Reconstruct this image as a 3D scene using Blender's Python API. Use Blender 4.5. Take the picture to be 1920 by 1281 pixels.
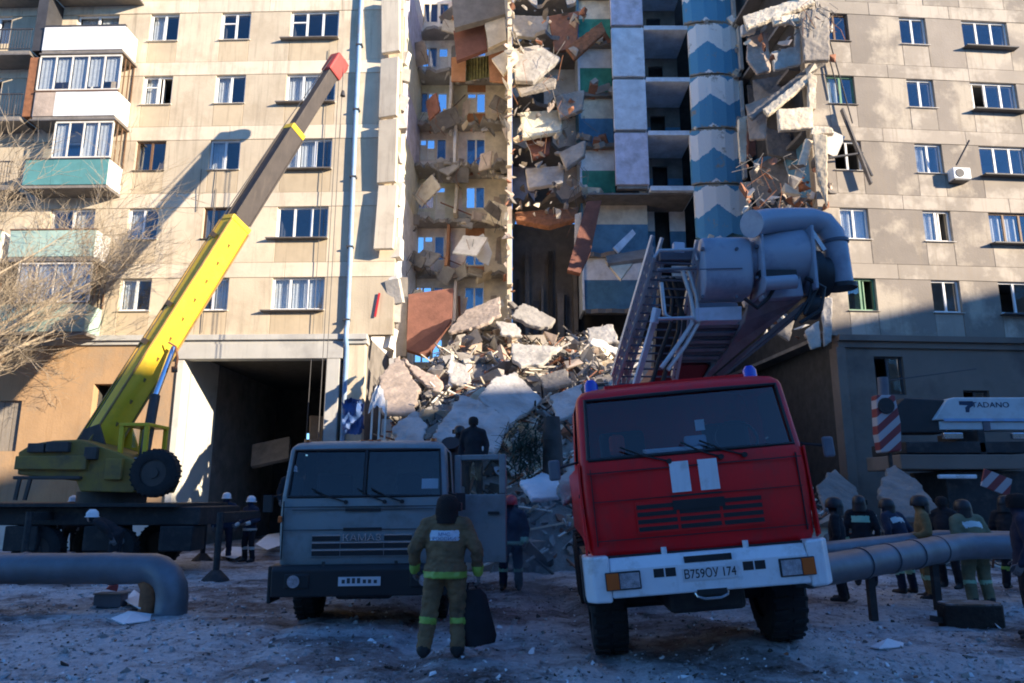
import bpy, bmesh, math, random
import numpy as np
from mathutils import Vector, Matrix, noise
from mathutils.bvhtree import BVHTree
R = math.radians
random.seed(7)
for o in list(bpy.data.objects): bpy.data.objects.remove(o)
scene = bpy.context.scene

# ------------------------------------------------------------ camera, sky, sun, exposure
F = 1382.0; PITCH = R(11.9); EYE = 1.77
cam_d = bpy.data.cameras.new('camera'); cam = bpy.data.objects.new('camera', cam_d)
scene.collection.objects.link(cam)
cam.location = (0, 0, EYE); cam.rotation_euler = (R(90) + PITCH, 0, 0)
cam_d.sensor_width = 36; cam_d.lens = F / 1920 * 36; cam_d.clip_end = 3000; cam_d.clip_start = .1
scene.camera = cam
SUN_EL, SUN_AZ = 15.0, 60.0        # azimuth: degrees to the right of straight behind the camera
world = bpy.data.worlds.new('World'); scene.world = world; world.use_nodes = True
wn = world.node_tree; bg = wn.nodes['Background']
sky = wn.nodes.new('ShaderNodeTexSky'); sky.sky_type = 'NISHITA'; sky.sun_disc = False
sky.sun_elevation = R(SUN_EL); sky.air_density = 1.0; sky.dust_density = .0; sky.ozone_density = 8.0
sun_dir = Vector((math.sin(R(SUN_AZ)) * math.cos(R(SUN_EL)), -math.cos(R(SUN_AZ)) * math.cos(R(SUN_EL)), math.sin(R(SUN_EL))))
sky.sun_rotation = math.atan2(sun_dir.x, sun_dir.y)
wn.links.new(sky.outputs[0], bg.inputs[0]); bg.inputs[1].default_value = .145
sun_d = bpy.data.lights.new('sun', 'SUN'); sun = bpy.data.objects.new('sun', sun_d); scene.collection.objects.link(sun)
sun_d.energy = 5.0; sun_d.angle = R(.5); sun_d.color = (1, .84, .64)
sun.rotation_euler = sun_dir.to_track_quat('Z', 'Y').to_euler()
vs_ = scene.view_settings
vs_.view_transform = 'Standard'; vs_.look = 'None'; vs_.gamma = 1; vs_.use_curve_mapping = False
vs_.exposure = 1.2

# ------------------------------------------------------------ helpers
def P(x, y, Y):
    "world point at depth Y on the line of sight through photo position x, y"
    xc = (x - 960) / F; yc = (640.5 - y) / F
    d = Vector((xc, math.cos(PITCH) - yc * math.sin(PITCH), math.sin(PITCH) + yc * math.cos(PITCH)))
    return d * (Y / d.y) + Vector((0, 0, EYE))

WM = {}
def prop(o, label=None, cat=None, group=None, kind=None):
    if label: o['label'] = label
    if cat: o['category'] = cat
    if group: o['group'] = group
    if kind: o['kind'] = kind
    return o
def thing(name, label, cat, loc=(0, 0, 0), rot=(0, 0, 0), group=None):
    o = bpy.data.objects.new(name, None); scene.collection.objects.link(o)
    o.location = loc; o.rotation_euler = rot; o.empty_display_size = .3
    WM[o] = Matrix.Translation(Vector(loc)) @ o.rotation_euler.to_matrix().to_4x4()
    return prop(o, label, cat, group)

def rotm(rx=0, ry=0, rz=0):
    return (Matrix.Rotation(R(rz), 3, 'Z') @ Matrix.Rotation(R(ry), 3, 'Y') @ Matrix.Rotation(R(rx), 3, 'X'))

class MB:
    def __init__(s): s.v = []; s.f = []; s.m = []
    def add(s, vs, fs, mi=0):
        n = len(s.v); s.v += [Vector(v) for v in vs]
        for f in fs: s.f.append([i + n for i in f]); s.m.append(mi)
        return s
    def box(s, x0, x1, y0, y1, z0, z1, mi=0):
        return s.add([(x0,y0,z0),(x1,y0,z0),(x1,y1,z0),(x0,y1,z0),(x0,y0,z1),(x1,y0,z1),(x1,y1,z1),(x0,y1,z1)],
            [(0,3,2,1),(4,5,6,7),(0,1,5,4),(1,2,6,5),(2,3,7,6),(3,0,4,7)], mi)
    def obox(s, c, size, M, mi=0):
        c = Vector(c); a, b, d = [k / 2 for k in size]
        vs = [c + M @ Vector(q) for q in [(-a,-b,-d),(a,-b,-d),(a,b,-d),(-a,b,-d),(-a,-b,d),(a,-b,d),(a,b,d),(-a,b,d)]]
        return s.add(vs, [(0,3,2,1),(4,5,6,7),(0,1,5,4),(1,2,6,5),(2,3,7,6),(3,0,4,7)], mi)
    def beam(s, p0, p1, w, h, mi=0, up=(0, 0, 1), w1=None, h1=None):
        p0 = Vector(p0); p1 = Vector(p1); d = (p1 - p0).normalized(); u = Vector(up)
        if abs(d.dot(u.normalized())) > .97: u = Vector((0, 1, 0))
        sx = d.cross(u).normalized(); uz = sx.cross(d).normalized()
        w1 = w if w1 is None else w1; h1 = h if h1 is None else h1
        vs = []
        for p, ww, hh in ((p0, w, h), (p1, w1, h1)):
            for a, b in ((-1,-1),(1,-1),(1,1),(-1,1)): vs.append(p + sx * (a * ww / 2) + uz * (b * hh / 2))
        return s.add(vs, [(0,3,2,1),(4,5,6,7),(0,1,5,4),(1,2,6,5),(2,3,7,6),(3,0,4,7)], mi)
    def cyl(s, p0, p1, r0, r1=None, n=12, mi=0, caps=True):
        return s.tube([p0, p1], [r0, r0 if r1 is None else r1], n, mi, caps)
    def tube(s, pts, rad, n=8, mi=0, caps=True):
        pts = [Vector(p) for p in pts]; base = len(s.v)
        if not isinstance(rad, (list, tuple)): rad = [rad] * len(pts)
        ref = None
        for i, p in enumerate(pts):
            d = (pts[min(i + 1, len(pts) - 1)] - pts[max(i - 1, 0)])
            d = d.normalized() if d.length > 1e-9 else Vector((0, 0, 1))
            if ref is None:
                ref = Vector((0, 0, 1)) if abs(d.z) < .9 else Vector((1, 0, 0))
            a = d.cross(ref).normalized(); b = a.cross(d).normalized(); ref = b
            for k in range(n):
                t = 2 * math.pi * k / n
                s.v.append(p + (a * math.cos(t) + b * math.sin(t)) * rad[i])
        for i in range(len(pts) - 1):
            for k in range(n):
                k2 = (k + 1) % n
                s.f.append([base + i*n + k, base + i*n + k2, base + (i+1)*n + k2, base + (i+1)*n + k]); s.m.append(mi)
        if caps:
            s.f.append([base + k for k in range(n)][::-1]); s.m.append(mi)
            s.f.append([base + (len(pts)-1)*n + k for k in range(n)]); s.m.append(mi)
        return s
    def prism(s, poly, a0, a1, axis='x', mi=0):
        "polygon in the other two axes extruded along axis"
        n = len(poly)
        def mk(a, p):
            return {'x': (a, p[0], p[1]), 'y': (p[0], a, p[1]), 'z': (p[0], p[1], a)}[axis]
        return s.add([mk(a0, p) for p in poly] + [mk(a1, p) for p in poly],
            [list(range(n))[::-1], [n + i for i in range(n)]] + [[i, (i+1) % n, n + (i+1) % n, n + i] for i in range(n)], mi)
    def slabq(s, pts, th, mi=0, nrm=None):
        "closed plate: outline of 3-D points given thickness along its normal (away from the viewer)"
        pts = [Vector(p) for p in pts]; c = sum(pts, Vector()) / len(pts)
        nr = Vector()
        for i in range(len(pts)): nr += (pts[i] - c).cross(pts[(i+1) % len(pts)] - c)
        nr.normalize()
        if nr.dot(c - Vector((0, 0, EYE))) < 0: nr = -nr
        n = len(pts)
        return s.add(pts + [p + nr * th for p in pts], [list(range(n)), [n + i for i in range(n)][::-1]] + [[i, n + i, n + (i+1) % n, (i+1) % n] for i in range(n)], mi)
    def build(s, name, mats, parent=None, smooth=None, bevel=0, world=False, seg=2):
        me = bpy.data.meshes.new(name)
        vs = s.v
        if world and parent is not None:
            inv = WM[parent].inverted(); vs = [inv @ v for v in vs]
        me.from_pydata([tuple(v) for v in vs], [], s.f)
        if not isinstance(mats, (list, tuple)): mats = [mats]
        for m in mats: me.materials.append(m)
        for p, mi in zip(me.polygons, s.m): p.material_index = mi
        bm = bmesh.new(); bm.from_mesh(me); bmesh.ops.recalc_face_normals(bm, faces=bm.faces); bm.to_mesh(me); bm.free()
        if smooth is not None:
            for p in me.polygons: p.use_smooth = True
            me.set_sharp_from_angle(angle=R(smooth))
        o = bpy.data.objects.new(name, me); scene.collection.objects.link(o)
        if parent is not None:
            o.parent = parent; WM[o] = WM[parent].copy()
        else: WM[o] = Matrix.Identity(4)
        if bevel:
            b = o.modifiers.new('bevel', 'BEVEL'); b.width = bevel; b.segments = seg; b.limit_method = 'ANGLE'; b.angle_limit = R(35)
        return o

CLOUD = bpy.data.textures.new('crumble', 'CLOUDS'); CLOUD.noise_scale = .22; CLOUD.noise_depth = 3
def crumble(o, vox=.05, amp=.055):
    "break up the surface and edges of a slab"
    r = o.modifiers.new('remesh', 'REMESH'); r.mode = 'VOXEL'; r.voxel_size = vox
    d = o.modifiers.new('crumble', 'DISPLACE'); d.texture = CLOUD; d.strength = amp; d.mid_level = .5; d.texture_coords = 'GLOBAL'
    return o
def dup(o, parent=None, mesh=True):
    c = o.copy(); scene.collection.objects.link(c); c.parent = parent
    WM[c] = WM[o] if o in WM else Matrix.Identity(4)
    for ch in o.children: dup(ch, c)
    return c

# a scratch scene so that evaluating one mesh does not re-evaluate the whole place
scratch = bpy.data.scenes.new('scratch')
def evaluated_mesh(o):
    for c in list(o.users_collection): c.objects.unlink(o)
    scratch.collection.objects.link(o); vl = scratch.view_layers[0]; vl.update(); me = bpy.data.meshes.new_from_object(o.evaluated_get(vl.depsgraph), depsgraph=vl.depsgraph)
    scratch.collection.objects.unlink(o); return me
# ------------------------------------------------------------ materials
def mat(name, col, rough=.7, metal=0, spec=.5, var=0., vscale=3., dirt=None, dscale=1.2, dlo=.5, dhi=.7, rnd=0., bump=0., bscale=30., coat=0., streak=None, ior=None, seeds=0):
    m = bpy.data.materials.new(name); m.use_nodes = True; nt = m.node_tree; n = nt.nodes; L = nt.links
    b = n['Principled BSDF']; b.inputs['Roughness'].default_value = rough; b.inputs['Metallic'].default_value = metal
    b.inputs['Specular IOR Level'].default_value = spec; b.inputs['Coat Weight'].default_value = coat
    if ior: b.inputs['IOR'].default_value = ior
    if len(col) == 3: col = (*col, 1)
    rgb = n.new('ShaderNodeRGB'); rgb.outputs[0].default_value = col; out = rgb.outputs[0]
    geo = n.new('ShaderNodeNewGeometry'); pos = geo.outputs['Position']
    def nz(scale, detail=6, rough_=.6, vec=None):
        t = n.new('ShaderNodeTexNoise'); t.inputs['Scale'].default_value = scale; t.inputs['Detail'].default_value = detail
        t.inputs['Roughness'].default_value = rough_; L.new(vec or pos, t.inputs['Vector']); return t
    if rnd:
        oi = n.new('ShaderNodeObjectInfo'); hsv = n.new('ShaderNodeHueSaturation')
        mr = n.new('ShaderNodeMapRange'); L.new(oi.outputs['Random'], mr.inputs[0]); mr.inputs[3].default_value = 1 - rnd; mr.inputs[4].default_value = 1 + rnd
        L.new(mr.outputs[0], hsv.inputs['Value']); L.new(out, hsv.inputs['Color']); out = hsv.outputs[0]
    if var:
        t = nz(vscale); mr = n.new('ShaderNodeMapRange'); mr.inputs[1].default_value = .3; mr.inputs[2].default_value = .7
        mr.inputs[3].default_value = 1 - var; mr.inputs[4].default_value = 1 + var; L.new(t.outputs['Fac'], mr.inputs[0])
        hsv = n.new('ShaderNodeHueSaturation'); L.new(mr.outputs[0], hsv.inputs['Value']); L.new(out, hsv.inputs['Color']); out = hsv.outputs[0]
    if dirt:
        t = nz(dscale, 8, .65); rp = n.new('ShaderNodeValToRGB'); rp.color_ramp.elements[0].position = dlo; rp.color_ramp.elements[1].position = dhi
        L.new(t.outputs['Fac'], rp.inputs[0]); mx = n.new('ShaderNodeMix'); mx.data_type = 'RGBA'
        L.new(rp.outputs[0], mx.inputs[0]); L.new(out, mx.inputs[6]); mx.inputs[7].default_value = (*dirt, 1); out = mx.outputs[2]
    if streak:
        mp = n.new('ShaderNodeMapping'); mp.inputs['Scale'].default_value = (3.2, 3.2, .22); L.new(pos, mp.inputs[0])
        t = nz(1.6, 5, .7, mp.outputs[0]); rp = n.new('ShaderNodeValToRGB'); rp.color_ramp.elements[0].position = .52; rp.color_ramp.elements[1].position = .78
        L.new(t.outputs['Fac'], rp.inputs[0]); mx = n.new('ShaderNodeMix'); mx.data_type = 'RGBA'
        L.new(rp.outputs[0], mx.inputs[0]); L.new(out, mx.inputs[6]); mx.inputs[7].default_value = (*streak, 1); out = mx.outputs[2]
    L.new(out, b.inputs['Base Color'])
    if bump:
        t = nz(bscale, 6, .6); bp = n.new('ShaderNodeBump'); bp.inputs['Strength'].default_value = bump; bp.inputs['Distance'].default_value = .03
        L.new(t.outputs['Fac'], bp.inputs['Height']); L.new(bp.outputs[0], b.inputs['Normal'])
    return m

def glass_mat(name, tint, f0=.09):
    "thin window glass: tinted see-through with a mirror film"
    m = bpy.data.materials.new(name); m.use_nodes = True; nt = m.node_tree; n = nt.nodes; L = nt.links
    n.remove(n['Principled BSDF'])
    tr = n.new('ShaderNodeBsdfTransparent'); tr.inputs[0].default_value = (*tint, 1)
    gl = n.new('ShaderNodeBsdfGlossy'); gl.inputs['Roughness'].default_value = .02
    lw_ = n.new('ShaderNodeLayerWeight'); lw_.inputs[0].default_value = .5
    pw = n.new('ShaderNodeMath'); pw.operation = 'POWER'; L.new(lw_.outputs['Facing'], pw.inputs[0]); pw.inputs[1].default_value = 5
    fr = n.new('ShaderNodeMapRange'); L.new(pw.outputs[0], fr.inputs[0]); fr.inputs[3].default_value = f0; fr.inputs[4].default_value = 1
    geo = n.new('ShaderNodeNewGeometry'); t = n.new('ShaderNodeTexNoise'); t.inputs['Scale'].default_value = 1.3; L.new(geo.outputs['Position'], t.inputs['Vector'])
    bp = n.new('ShaderNodeBump'); bp.inputs['Strength'].default_value = .08; bp.inputs['Distance'].default_value = .05; L.new(t.outputs['Fac'], bp.inputs['Height'])
    L.new(bp.outputs[0], gl.inputs['Normal'])
    mx = n.new('ShaderNodeMixShader'); L.new(fr.outputs[0], mx.inputs[0]); L.new(tr.outputs[0], mx.inputs[1]); L.new(gl.outputs[0], mx.inputs[2])
    L.new(mx.outputs[0], n['Material Output'].inputs[0])
    return m

M = {}
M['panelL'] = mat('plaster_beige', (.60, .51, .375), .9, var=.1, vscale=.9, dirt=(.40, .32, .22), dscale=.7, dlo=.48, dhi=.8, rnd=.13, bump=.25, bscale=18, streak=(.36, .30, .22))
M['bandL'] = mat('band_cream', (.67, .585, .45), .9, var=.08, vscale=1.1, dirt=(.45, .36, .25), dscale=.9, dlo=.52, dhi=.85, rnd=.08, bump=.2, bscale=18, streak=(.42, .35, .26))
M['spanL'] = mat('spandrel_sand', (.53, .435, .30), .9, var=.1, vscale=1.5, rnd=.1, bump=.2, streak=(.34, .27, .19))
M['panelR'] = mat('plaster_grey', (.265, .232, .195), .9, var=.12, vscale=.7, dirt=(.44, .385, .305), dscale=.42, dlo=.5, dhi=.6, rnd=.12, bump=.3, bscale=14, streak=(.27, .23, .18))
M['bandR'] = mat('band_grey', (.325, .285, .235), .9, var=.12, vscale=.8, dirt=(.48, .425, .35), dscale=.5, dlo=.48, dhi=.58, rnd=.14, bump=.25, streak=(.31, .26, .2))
M['core'] = mat('joint_mortar', (.30, .26, .20), .95, var=.2)
M['ochre'] = mat('ochre_render', (.46, .295, .16), .9, var=.12, vscale=.8, dirt=(.36, .27, .185), dscale=.6, bump=.3, bscale=12, streak=(.36, .22, .11))
M['archgrey'] = mat('arch_grey_paint', (.50, .49, .45), .85, var=.08, vscale=1.2, dirt=(.36, .35, .33), dscale=.8, bump=.2, streak=(.40, .39, .36))
M['archwhite'] = mat('arch_whitewash', (.66, .64, .56), .85, var=.08, vscale=1.0, dirt=(.42, .40, .35), dscale=1.1, dlo=.55, dhi=.8, bump=.2)
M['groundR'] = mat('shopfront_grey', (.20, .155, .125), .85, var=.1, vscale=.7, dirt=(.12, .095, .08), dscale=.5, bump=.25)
M['white'] = mat('white_plastic', (.80, .80, .78), .4, var=.03)
M['oldwhite'] = mat('old_white_paint', (.72, .68, .60), .7, var=.12, vscale=4)
M['brownframe'] = mat('brown_paint', (.16, .09, .05), .6, var=.2)
M['teal'] = mat('teal_paint', (.10, .27, .27), .6, var=.15, vscale=2)
M['mint'] = mat('mint_paint', (.36, .50, .44), .7, var=.12, vscale=2)
M['greenframe'] = mat('green_frame', (.13, .28, .17), .6, var=.2)
M['iron'] = mat('dark_iron', (.05, .05, .055), .6, var=.2)
M['rust'] = mat('rust', (.26, .11, .05), .85, var=.35, vscale=6)
M['dark'] = mat('dark_shade_and_debris', (.06, .055, .05), .95, var=.3)  # near black: shade of deep openings put into the colour; dark debris too
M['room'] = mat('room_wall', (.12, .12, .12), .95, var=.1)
M['curtain'] = mat('curtain', (.78, .76, .70), .9, var=.12, vscale=9)
M['glass'] = glass_mat('window_glass', (.86, .89, .92), .11)
M['sill'] = mat('tin_sill', (.20, .18, .16), .5, metal=.3, var=.2)
M['bluepipe'] = mat('blue_pipe_paint', (.24, .40, .60), .5, var=.15, vscale=3, dirt=(.3, .34, .38), dscale=2)
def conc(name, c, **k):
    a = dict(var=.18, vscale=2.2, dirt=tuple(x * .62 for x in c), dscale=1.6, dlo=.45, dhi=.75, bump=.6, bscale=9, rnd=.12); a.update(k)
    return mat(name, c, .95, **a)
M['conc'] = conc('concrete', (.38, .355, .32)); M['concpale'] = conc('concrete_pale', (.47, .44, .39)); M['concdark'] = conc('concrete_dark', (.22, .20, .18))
M['conccream'] = conc('plaster_cream', (.76, .66, .50), dirt=(.52, .43, .31)); M['concpink'] = conc('plaster_pinkish', (.46, .37, .30)); M['redpanel'] = conc('red_brown_panel', (.20, .085, .06))
M['brick'] = conc('brick_rubble', (.33, .15, .09)); M['snowc'] = mat('snow_dust', (.74, .75, .77), .9, var=.08, bump=.3, bscale=20)
M['lilac'] = conc('lilac_wall', (.62, .60, .70), rnd=.06, dirt=(.36, .33, .36)); M['palewall'] = conc('pale_blue_wall', (.66, .72, .78), rnd=.05, dirt=(.42, .44, .46), dlo=.55)
M['greenwall'] = conc('green_dado', (.07, .32, .22), rnd=.05); M['bluewall'] = conc('blue_dado', (.10, .25, .38), rnd=.05); M['whitewall'] = conc('white_wall', (.82, .79, .74), rnd=.06, dirt=(.62, .57, .50), dlo=.52)
M['olivewall'] = conc('olive_wall', (.70, .68, .54), dirt=(.52, .48, .36), dlo=.52); M['pinkwall'] = conc('pink_wall', (.78, .68, .60), dirt=(.60, .50, .42), dlo=.52); M['orangewall'] = conc('orange_wall', (.46, .22, .11))
# ------------------------------------------------------------ ground
def gh(x, y):
    "height of the trampled yard"
    if y < 3 or y > 60 or abs(x) > 45: return 0.
    v = .035 * noise.noise(Vector((x * .9, y * .9, 0))) + .018 * noise.noise(Vector((x * 3.1, y * 3.1, 5))) + .06 * noise.noise(Vector((x * .25, y * .25, 9)))
    v += .022 * noise.noise(Vector((x * 5.3, y * 5.3, 2))) + .03 * abs(noise.noise(Vector((x * 2.2, y * 1.5, 6))))
    for cx in (-3.2, -1.3, .95, 3.0):                      # wheel ruts
        v -= .06 * math.exp(-((x - cx - .25 * math.sin(y * .3)) / .20) ** 2)
    v += .17 * math.exp(-(((x - 3.05) / .9) ** 2 + ((y - 9.4) / 1.6) ** 2))
    return v
def axis(fine0, fine1, step, far):
    a = []; t = fine0
    while t < fine1 + 1e-6: a.append(t); t += step
    s = step; lo = fine0; hi = fine1; pre = []; post = []
    while hi < far: s *= 1.45; lo -= s; hi += s; pre.append(lo); post.append(hi)
    return pre[::-1] + a + post
gx = axis(-13, 13, .075, 900); gy = axis(6.8, 20, .075, 900)
gb = MB(); nx = len(gx)
gb.v = [Vector((x, y, gh(x, y))) for y in gy for x in gx]
for j in range(len(gy) - 1):
    for i in range(nx - 1): gb.f.append([j*nx+i, j*nx+i+1, (j+1)*nx+i+1, (j+1)*nx+i]); gb.m.append(0)
def ground_mat():
    m = bpy.data.materials.new('trampled_snow_and_dirt'); m.use_nodes = True; nt = m.node_tree; n = nt.nodes; L = nt.links; b = n['Principled BSDF']
    geo = n.new('ShaderNodeNewGeometry'); pos = geo.outputs['Position']
    def nz(s, d=8, r=.65, sc=None):
        t = n.new('ShaderNodeTexNoise'); t.inputs['Scale'].default_value = s; t.inputs['Detail'].default_value = d; t.inputs['Roughness'].default_value = r
        if sc:
            mp = n.new('ShaderNodeMapping'); mp.inputs['Scale'].default_value = sc; L.new(pos, mp.inputs[0]); L.new(mp.outputs[0], t.inputs['Vector'])
        else: L.new(pos, t.inputs['Vector'])
        return t.outputs['Fac']
    def ramp(f, a, c, c0=(0, 0, 0, 1), c1=(1, 1, 1, 1)):
        r = n.new('ShaderNodeValToRGB'); r.color_ramp.elements[0].position = a; r.color_ramp.elements[1].position = c
        r.color_ramp.elements[0].color = c0; r.color_ramp.elements[1].color = c1; L.new(f, r.inputs[0]); return r.outputs[0]
    def mix(f, a, c):
        mx = n.new('ShaderNodeMix'); mx.data_type = 'RGBA'; L.new(f, mx.inputs[0]); L.new(a, mx.inputs[6]); L.new(c, mx.inputs[7]); return mx.outputs[2]
    dirt = ramp(nz(2.5), .3, .75, (.06, .043, .036, 1), (.19, .14, .125, 1))
    packed = ramp(nz(6), .3, .75, (.24, .22, .22, 1), (.46, .44, .445, 1))
    snow = ramp(nz(7, 10, .8), .32, .68, (.42, .415, .43, 1), (.80, .81, .82, 1))
    c = mix(ramp(nz(1.1, 10, .75), .40, .58), dirt, packed)
    c = mix(ramp(nz(.33, 12, .70, (1, 1.1, 1)), .45, .53), c, snow)
    c = mix(ramp(nz(11, 8, .85), .56, .64), c, snow)
    c = mix(ramp(nz(4.2, 10, .85, (1.5, .8, 1)), .54, .61), c, dirt)
    L.new(c, b.inputs['Base Color']); b.inputs['Roughness'].default_value = .8; b.inputs['Specular IOR Level'].default_value = .3
    ad = n.new('ShaderNodeMath'); ad.operation = 'ADD'; L.new(nz(7, 10, .7), ad.inputs[0]); L.new(nz(26, 6, .7), ad.inputs[1])
    bp = n.new('ShaderNodeBump'); bp.inputs['Strength'].default_value = .9; bp.inputs['Distance'].default_value = .07; L.new(ad.outputs[0], bp.inputs['Height']); L.new(bp.outputs[0], b.inputs['Normal'])
    return m
M['ground'] = ground_mat()
prop(gb.build('ground', M['ground'], smooth=60), kind='structure')

# ------------------------------------------------------------ apartment blocks
FL0, ST = 7.5, 2.77
def floor_z(k): return FL0 + ST * k
HEAD, SILL = 2.19, .97

def add_window(root, u0, u1, z0, z1, n=2, fm='white', curt=(), openleaf=None, sill=True, y=.10, broken=(), room='room', vent=None):
    "window: frame mesh > panes, curtains, sill, the room seen behind"
    w = u1 - u0; h = z1 - z0; t = .06
    fb = MB()
    fb.box(u0, u1, y, y+.07, z0, z0+t); fb.box(u0, u1, y, y+.07, z1-t, z1)
    for i in range(n + 1):
        c = u0 + w * i / n; a = max(u0, c - t * .65); b = min(u1, c + t * .65)
        if i == 0: b = u0 + t
        if i == n: a = u1 - t
        fb.box(a, b, y+.002, y+.068, z0+t, z1-t)
    if vent is not None:
        c0 = u0 + w * vent / n; fb.box(c0 + t, c0 + w / n - t, y+.004, y+.06, z1 - .38 * h, z1 - .38 * h + .05)
    f = fb.build('window', M[fm], root)
    for i in range(n):
        a = u0 + w * i / n + t * .66; b = u0 + w * (i + 1) / n - t * .66
        if i in broken: continue
        if openleaf == i:
            ob = MB(); ln = (b - a) * .9
            ob.obox((a + .05, y + .05 + ln * .45, (z0+z1)/2), (.04, ln, h - 2*t), rotm(0, 0, 18)); ob.build('sash', M[fm], f)
            continue
        pb = MB().box(a, b, y+.03, y+.036, z0+t, z1-t); pb.build('pane', M['glass'], f)
        if i in curt:
            cb = MB(); k = 9; vs = []
            for q in range(k + 1):
                uu = a + (b - a) * q / k; yy = y + .17 + .025 * (q % 2) ; vs += [(uu, yy, z0), (uu, yy, z1)]
            cb.add(vs, [(2*q, 2*q+2, 2*q+3, 2*q+1) for q in range(k)]); cb.build('curtain', M['curtain'], f)
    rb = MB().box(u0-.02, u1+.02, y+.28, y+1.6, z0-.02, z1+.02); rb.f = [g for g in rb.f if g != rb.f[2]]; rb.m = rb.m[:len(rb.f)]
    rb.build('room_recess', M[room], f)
    if sill:
        MB().prism([(-.09, z0-.045), (-.09, z0-.03), (y, z0+.012), (y, z0-.045)], u0-.06, u1+.06, 'x').build('sill', M['sill' if fm != 'white' else 'oldwhite'], f)
    return f

def facade(root, u_lo, u_hi, cols, rows, mp, mb_, ms, windows, seed, skip=()):
    "panelled storeys; cols: [(u0,u1)], windows(row, col) -> kwargs or None"
    rs = random.Random(seed); core = MB(); g = .007
    def panel(u0, u1, z0, z1, m, proud=0.):
        if u1 - u0 < .05: return
        d = rs.uniform(0, .012) + proud
        MB().box(u0+g, u1-g, -d, .115, z0+g, z1-g).build('wall_panel', m, root, bevel=.006, seg=1)
        core.box(u0, u1, .11, .34, z0, z1)
    for k in rows:
        z0 = floor_z(k); zh = z0 + HEAD; zs = z0 + SILL; u = u_lo
        for ci, (a, b) in enumerate(cols):
            if (k, ci) in skip:
                continue
            n = max(1, round((a - u) / 3.4))
            for i in range(n): panel(u + (a-u)*i/n, u + (a-u)*(i+1)/n, z0, zh, mp)
            panel(a, b, z0, zs, ms)
            kw = windows(k, ci)
            if kw is not None: add_window(root, a, b, zs, zh, **kw)
            u = b
        n = max(1, round((u_hi - u) / 3.4))
        for i in range(n): panel(u + (u_hi-u)*i/n, u + (u_hi-u)*(i+1)/n, z0, zh, mp)
        u = u_lo
        while u < u_hi - .01:
            v = min(u_hi, u + rs.choice((2.9, 3.4, 4.3, 5.6)))
            if u_hi - v < 1.2: v = u_hi
            panel(u, v, zh, z0 + ST, mb_, .015); u = v
    core.build('wall_core', M['core'], root)

ROWS = range(0, 8); TOPZ = floor_z(8)
# --- left block
LROT = R(-1.6)
left = thing('apartment_building', 'tall beige panel apartment block with archway and balconies behind the yellow crane', 'building', (-4.3, 26.0, 0), (0, 0, LROT))
LC = [(-24.3, -22.6), (-20.4, -18.9), (-17.0, -15.9), (-13.2, -11.5), (-10.2, -9.05), (-7.32, -6.15), (-4.52, -2.6)]
rsw = random.Random(3)
def lw(k, c):
    spec = {(4, 4): dict(curt=(0,)), (4, 5): dict(vent=0), (4, 6): dict(n=3, vent=0, curt=()),
            (3, 4): dict(vent=0, openleaf=1, curt=(0,)), (3, 5): dict(curt=(0,)), (3, 6): dict(n=3, curt=(0, 1)),
            (2, 4): dict(fm='brownframe', curt=()), (2, 5): dict(curt=(0,)), (2, 6): dict(n=3, curt=(0, 1)),
            (1, 4): dict(curt=(0,)), (1, 5): dict(fm='brownframe', n=1), (1, 6): dict(n=3),
            (0, 4): dict(curt=(0,)), (0, 5): dict(curt=(1,)), (0, 6): dict(n=3, curt=(0, 1, 2))}
    if (k, c) in spec: return spec[(k, c)]
    return dict(n=3 if c in (0, 6) else 2, curt=tuple(i for i in range(2) if rsw.random() < .4), sill=c not in (1, 2, 3))
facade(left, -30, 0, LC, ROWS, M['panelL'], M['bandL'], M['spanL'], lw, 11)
MB().box(-30, 0, .36, 11.0, TOPZ, TOPZ + .5).build('roof_slab', M['concdark'], left)
MB().box(-30, -.95, 10.7, 11.0, 7.5, TOPZ - .01).build('rear_wall', M['panelL'], left)
# the party wall whose wallpapered side faces the gap
for k in ROWS:
    MB().box(-1.2, -.98, .36, 10.69, floor_z(k) + .01, floor_z(k + 1) - .01).build('party_wall', M[['whitewall', 'palewall', 'whitewall', 'olivewall', 'lilac', 'olivewall', 'lilac', 'whitewall'][k]], left)
MB().box(-1.2, -.98, .36, 10.7, 0, 7.5).build('party_wall', M['concdark'], left)
# balcony slabs under windows carry long tin ledges like the photo's third column
for k in ROWS:
    b = MB().box(-4.85, -2.55, -.22, .0, floor_z(k) + SILL - .09, floor_z(k) + SILL - .05); b.build('window_ledge', M['sill'], left)
# ground storeys: cornice, ochre wall, archway
def struct_box(root, name, m, *a, bevel=.01): return MB().box(*a).build(name, M[m], root, bevel=bevel, seg=1)
struct_box(left, 'cornice', 'archgrey', -30, -.9, -.22, .33, 7.30, 7.5)
struct_box(left, 'cornice', 'archgrey', -30, -.9, -.12, .34, 7.16, 7.298)
AL, AR, AT = -7.50, -2.32, 6.62
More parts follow.
